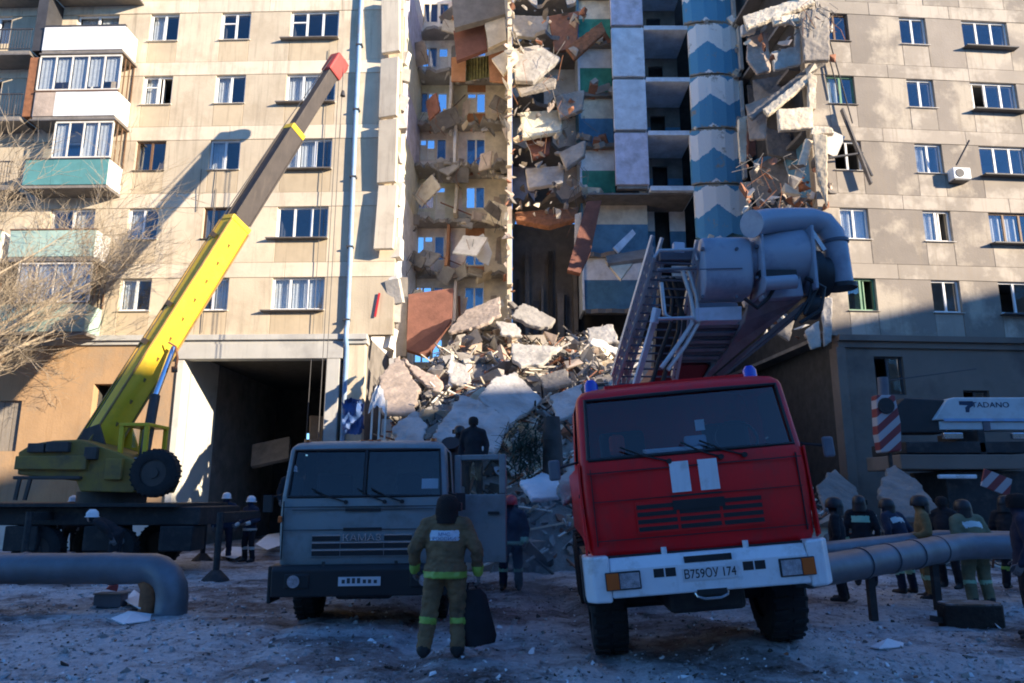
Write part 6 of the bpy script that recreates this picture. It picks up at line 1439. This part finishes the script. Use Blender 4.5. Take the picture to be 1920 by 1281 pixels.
# ------------------------------------------------------------ stump, crates, litter
st = thing('timber_block', 'low dark wooden block with a paler cut top lying in the snow at right', 'block', gpt(1822, 1172))
poly = [(-.44, -.16), (-.30, -.22), (.05, -.24), (.34, -.2), (.43, -.08), (.40, .18), (.1, .28), (-.25, .24), (-.42, .1)]
MB().prism(poly, -.05, .32, 'z').build('bark', mat('wet_bark', (.035, .026, .02), .9, var=.4, vscale=8, bump=1, bscale=14), st, bevel=.02)
MB().prism([(x * .95, y * .93) for x, y in poly], .322, .345, 'z').build('cut_top', mat('cut_wood', (.17, .12, .085), .85, var=.3, vscale=10, dirt=(.45, .45, .48), dscale=3), st)
MB().obox((-.5, -.05, .12), (.18, .1, .08), rotm(0, 10, 20)).build('splinter', M['dark'], st)
cr8 = thing('grey_crate', 'small grey crate beside a white sheet in the snow under the left pipe', 'crate', gpt(206, 1142)); MB().box(-.22, .22, -.12, .12, 0, .2).build('body', M['liftdark'], cr8, bevel=.015); MB().box(-.23, .23, -.13, .13, .201, .22).build('lid', M['concdark'], cr8)
rc = MB(); rc.add([v * .1 for v in shapes[2][0]], shapes[2][1]); o = rc.build('red_canister', M['headred'], bevel=.01); o.location = gpt(210, 1140) + Vector((0, 0, .29)); o.scale = (1.1, .8, 1.0); prop(o, 'small red lump lying on the grey crate', 'canister')
def sheet(name, pts, m, label, cat, lift=.02):
    W = [gpt(*p) for p in pts]; c = sum(W, Vector()) / len(W); b = MB(); n = len(W)
    b.v = [w + Vector((0, 0, lift + .03 * noise.noise(w * 3))) for w in W] + [c + Vector((0, 0, lift + .07))]
    b.f = [[i, (i + 1) % n, n] for i in range(n)]; b.m = [0] * n
    o = b.build(name, M[m]); s = o.modifiers.new('s', 'SOLIDIFY'); s.thickness = .015; o.location = c
    for v in o.data.vertices: v.co -= c
    return prop(o, label, cat)
sheet('white_sheet', [(232, 1142), (250, 1118), (276, 1140), (262, 1156)], 'snowc', 'crumpled white sheet standing right of the grey crate', 'sheet', .08)
sheet('white_sheet', [(206, 1170), (240, 1152), (284, 1158), (280, 1172), (230, 1180)], 'snowc', 'flat pale sheet on the snow in front of the grey crate', 'sheet')
sheet('white_board', [(1632, 1224), (1660, 1212), (1696, 1216), (1694, 1222), (1650, 1228)], 'snowc', 'small white board on the snow below the wooden block', 'board', .03)
sheet('white_sheet', [(478, 1040), (500, 1020), (536, 1010), (536, 1036), (500, 1050)], 'snowc', 'white crumpled sheet at the left side of the green truck', 'sheet', .3)
sheet('white_sheet', [(410, 1050), (424, 1034), (452, 1034), (458, 1048), (440, 1056)], 'snowc', 'white bundle on the ground at the feet of the two workers', 'sheet', .12)
lb = MB(); rl = random.Random(9)
mm = ['ground', 'snowc', 'dark', 'concdark', 'conc', 'brick']
for i in range(9000):
    y = 7.2 + 10 * rl.random() ** 1.6; x = rl.uniform(-.78, .78) * (y + 1); s = rl.uniform(.006, .028) if rl.random() < .93 else rl.uniform(.025, .06)
    vs, fs = rl.choice(shapes); M3 = rotm(rl.uniform(-40, 40), rl.uniform(-40, 40), rl.uniform(0, 360)); c = Vector((x, y, gh(x, y) + s * .2))
    lb.add([c + M3 @ (v * s) for v in vs], fs, rl.choices(range(6), [62, 18, 7, 8, 4, 1])[0])
prop(lb.build('ground_litter', [M[m] for m in mm]), 'crumbs of snow, dirt and gravel scattered over the yard', 'litter', kind='stuff')
# ------------------------------------------------------------ bare trees
M['bark'] = mat('bare_bark', (.36, .295, .21), .9, var=.3, vscale=6)
def tree(name, loc, h, seed, label, spread=1.0, lean=(0, 0), parent_m='bark', depth=6):
    r_ = random.Random(seed); root = thing(name, label, 'tree', loc); tr = MB(); br = MB()
    def grow(p, d, L_, r0, lev):
        r0 = max(r0, .006)
        k = 4; pts = [p]; q = p; dd = d.copy()
        for i in range(k):
            dd = (dd + Vector((r_.uniform(-.16, .16), r_.uniform(-.16, .16), r_.uniform(-.05, .12)))).normalized(); q = q + dd * (L_ / k); pts.append(q)
        (tr if lev < 2 else br).tube(pts, [r0 * (1 - .5 * i / k) for i in range(k + 1)], 7 if lev < 2 else (5 if lev < 4 else 3), caps=False)
        if lev >= depth: return
        nb = 3 if lev in (0, 1, 2) else (4 if lev < depth - 1 else 3)
        for j in range(nb):
            i = r_.randint(2, k) if lev else r_.randint(2, k); a = r_.uniform(0, 6.28); t = R(r_.uniform(18, 48)) * spread; e1 = dd.orthogonal().normalized(); e2 = dd.cross(e1)
            nd = (dd * math.cos(t) + (e1 * math.cos(a) + e2 * math.sin(a)) * math.sin(t) + Vector((0, 0, .08))).normalized()
            grow(pts[i], nd, L_ * r_.uniform(.6, .82), r0 * .5 * r_.uniform(.75, 1.05), lev + 1)
    grow(Vector((0, 0, -.1)), Vector((lean[0], lean[1], 1)).normalized(), h * .28, h * .018, 0)
    tr.build('trunk', M[parent_m], root, smooth=60); br.build('crown', M[parent_m], root)
    return root
tree('bare_tree', (-17.7, 22.2, 0), 19.0, 4, 'bare leafless tree whose twigs cover the lower left balconies', 1.0, (-.01, 0), depth=7)
tree('bare_tree', (-18.6, 22.8, 0), 18.0, 12, 'bare leafless tree leaning in from the left edge of the picture', 1.0, (.04, 0), depth=7)
tree('bare_tree', (26.5, 20.5, 0), 17.0, 8, 'bare leafless tree standing beyond the right edge of the picture', 1.2, depth=6)
# ------------------------------------------------------------ block across the yard that throws the shade
sc_ = Vector((math.sin(R(60)), -math.cos(R(60)), 0)) * 66 + Vector((.5, .866, 0)) * 17
sh = thing('apartment_building', 'nine storey apartment block beyond the yard that shades the foreground', 'building', sc_, (0, 0, R(60)))
for (a, b, h) in ((-36, -1, 26.0), (-.99, 8, 23.9), (8.01, 34, 24.5)):
    MB().box(a, b, -6, 6, 0, h).build('wall', M['panelR'], sh); MB().box(a, b, -6.3, 6.3, h + .01, h + .2).build('roof', M['concdark'], sh)
for k in range(8):
    for i in range(20): MB().box(-34 + i * 3.4, -32.6 + i * 3.4, 6.002, 6.05, 3.2 + k * 2.7, 4.5 + k * 2.7).build('window', M['glass'], sh)
sb = thing('apartment_building', 'long apartment block added unseen behind the viewer to screen the low warm sky', 'building', (-10, -48, 0))  # unseen block, added to keep warm horizon light off the yard
MB().box(-60, 46, -12, 0, 0, 25).build('wall', M['panelR'], sb); MB().box(-60.3, 46.3, -12.3, .3, 25.01, 25.25).build('roof', M['concdark'], sb)
for k in range(8):
    for i in range(30): MB().box(-58 + i * 3.4, -56.6 + i * 3.4, .002, .05, 3.2 + k * 2.7, 4.5 + k * 2.7).build('window', M['glass'], sb)
bpy.data.scenes.remove(scratch)
# drifting exhaust between the trucks
ex = lathe_pts((0, 0, 0), [(.05, -1.1), (.42, -.95), (.62, -.5), (.66, 0), (.55, .5), (.35, .9), (.05, 1.1)], 20, 1.0, .9).build('exhaust_smoke', None, smooth=80)
em = bpy.data.materials.new('thin_smoke'); em.use_nodes = True; nt = em.node_tree; nt.nodes.remove(nt.nodes['Principled BSDF'])
pv = nt.nodes.new('ShaderNodeVolumePrincipled'); pv.inputs['Color'].default_value = (.75, .78, .85, 1)
gp = nt.nodes.new('ShaderNodeNewGeometry'); tn = nt.nodes.new('ShaderNodeTexNoise'); tn.inputs['Scale'].default_value = 1.8; tn.inputs['Detail'].default_value = 3; nt.links.new(gp.outputs['Position'], tn.inputs['Vector'])
mr_ = nt.nodes.new('ShaderNodeMapRange'); mr_.inputs[1].default_value = .4; mr_.inputs[2].default_value = .75; mr_.inputs[3].default_value = 0; mr_.inputs[4].default_value = 1.3; nt.links.new(tn.outputs['Fac'], mr_.inputs[0]); nt.links.new(mr_.outputs[0], pv.inputs['Density'])
nt.links.new(pv.outputs[0], nt.nodes['Material Output'].inputs['Volume']); ex.data.materials.clear(); ex.data.materials.append(em); ex.location = P(1015, 1010, 13.2); ex.location.z = 1.0
prop(ex, 'thin grey exhaust smoke drifting between the two trucks', 'smoke', kind='stuff')
# render quality
scene.render.film_transparent = False
scene.cycles.filter_width = 1.9
scene.cycles.max_bounces = 8; scene.cycles.diffuse_bounces = 6; scene.cycles.glossy_bounces = 3; scene.cycles.transparent_max_bounces = 12
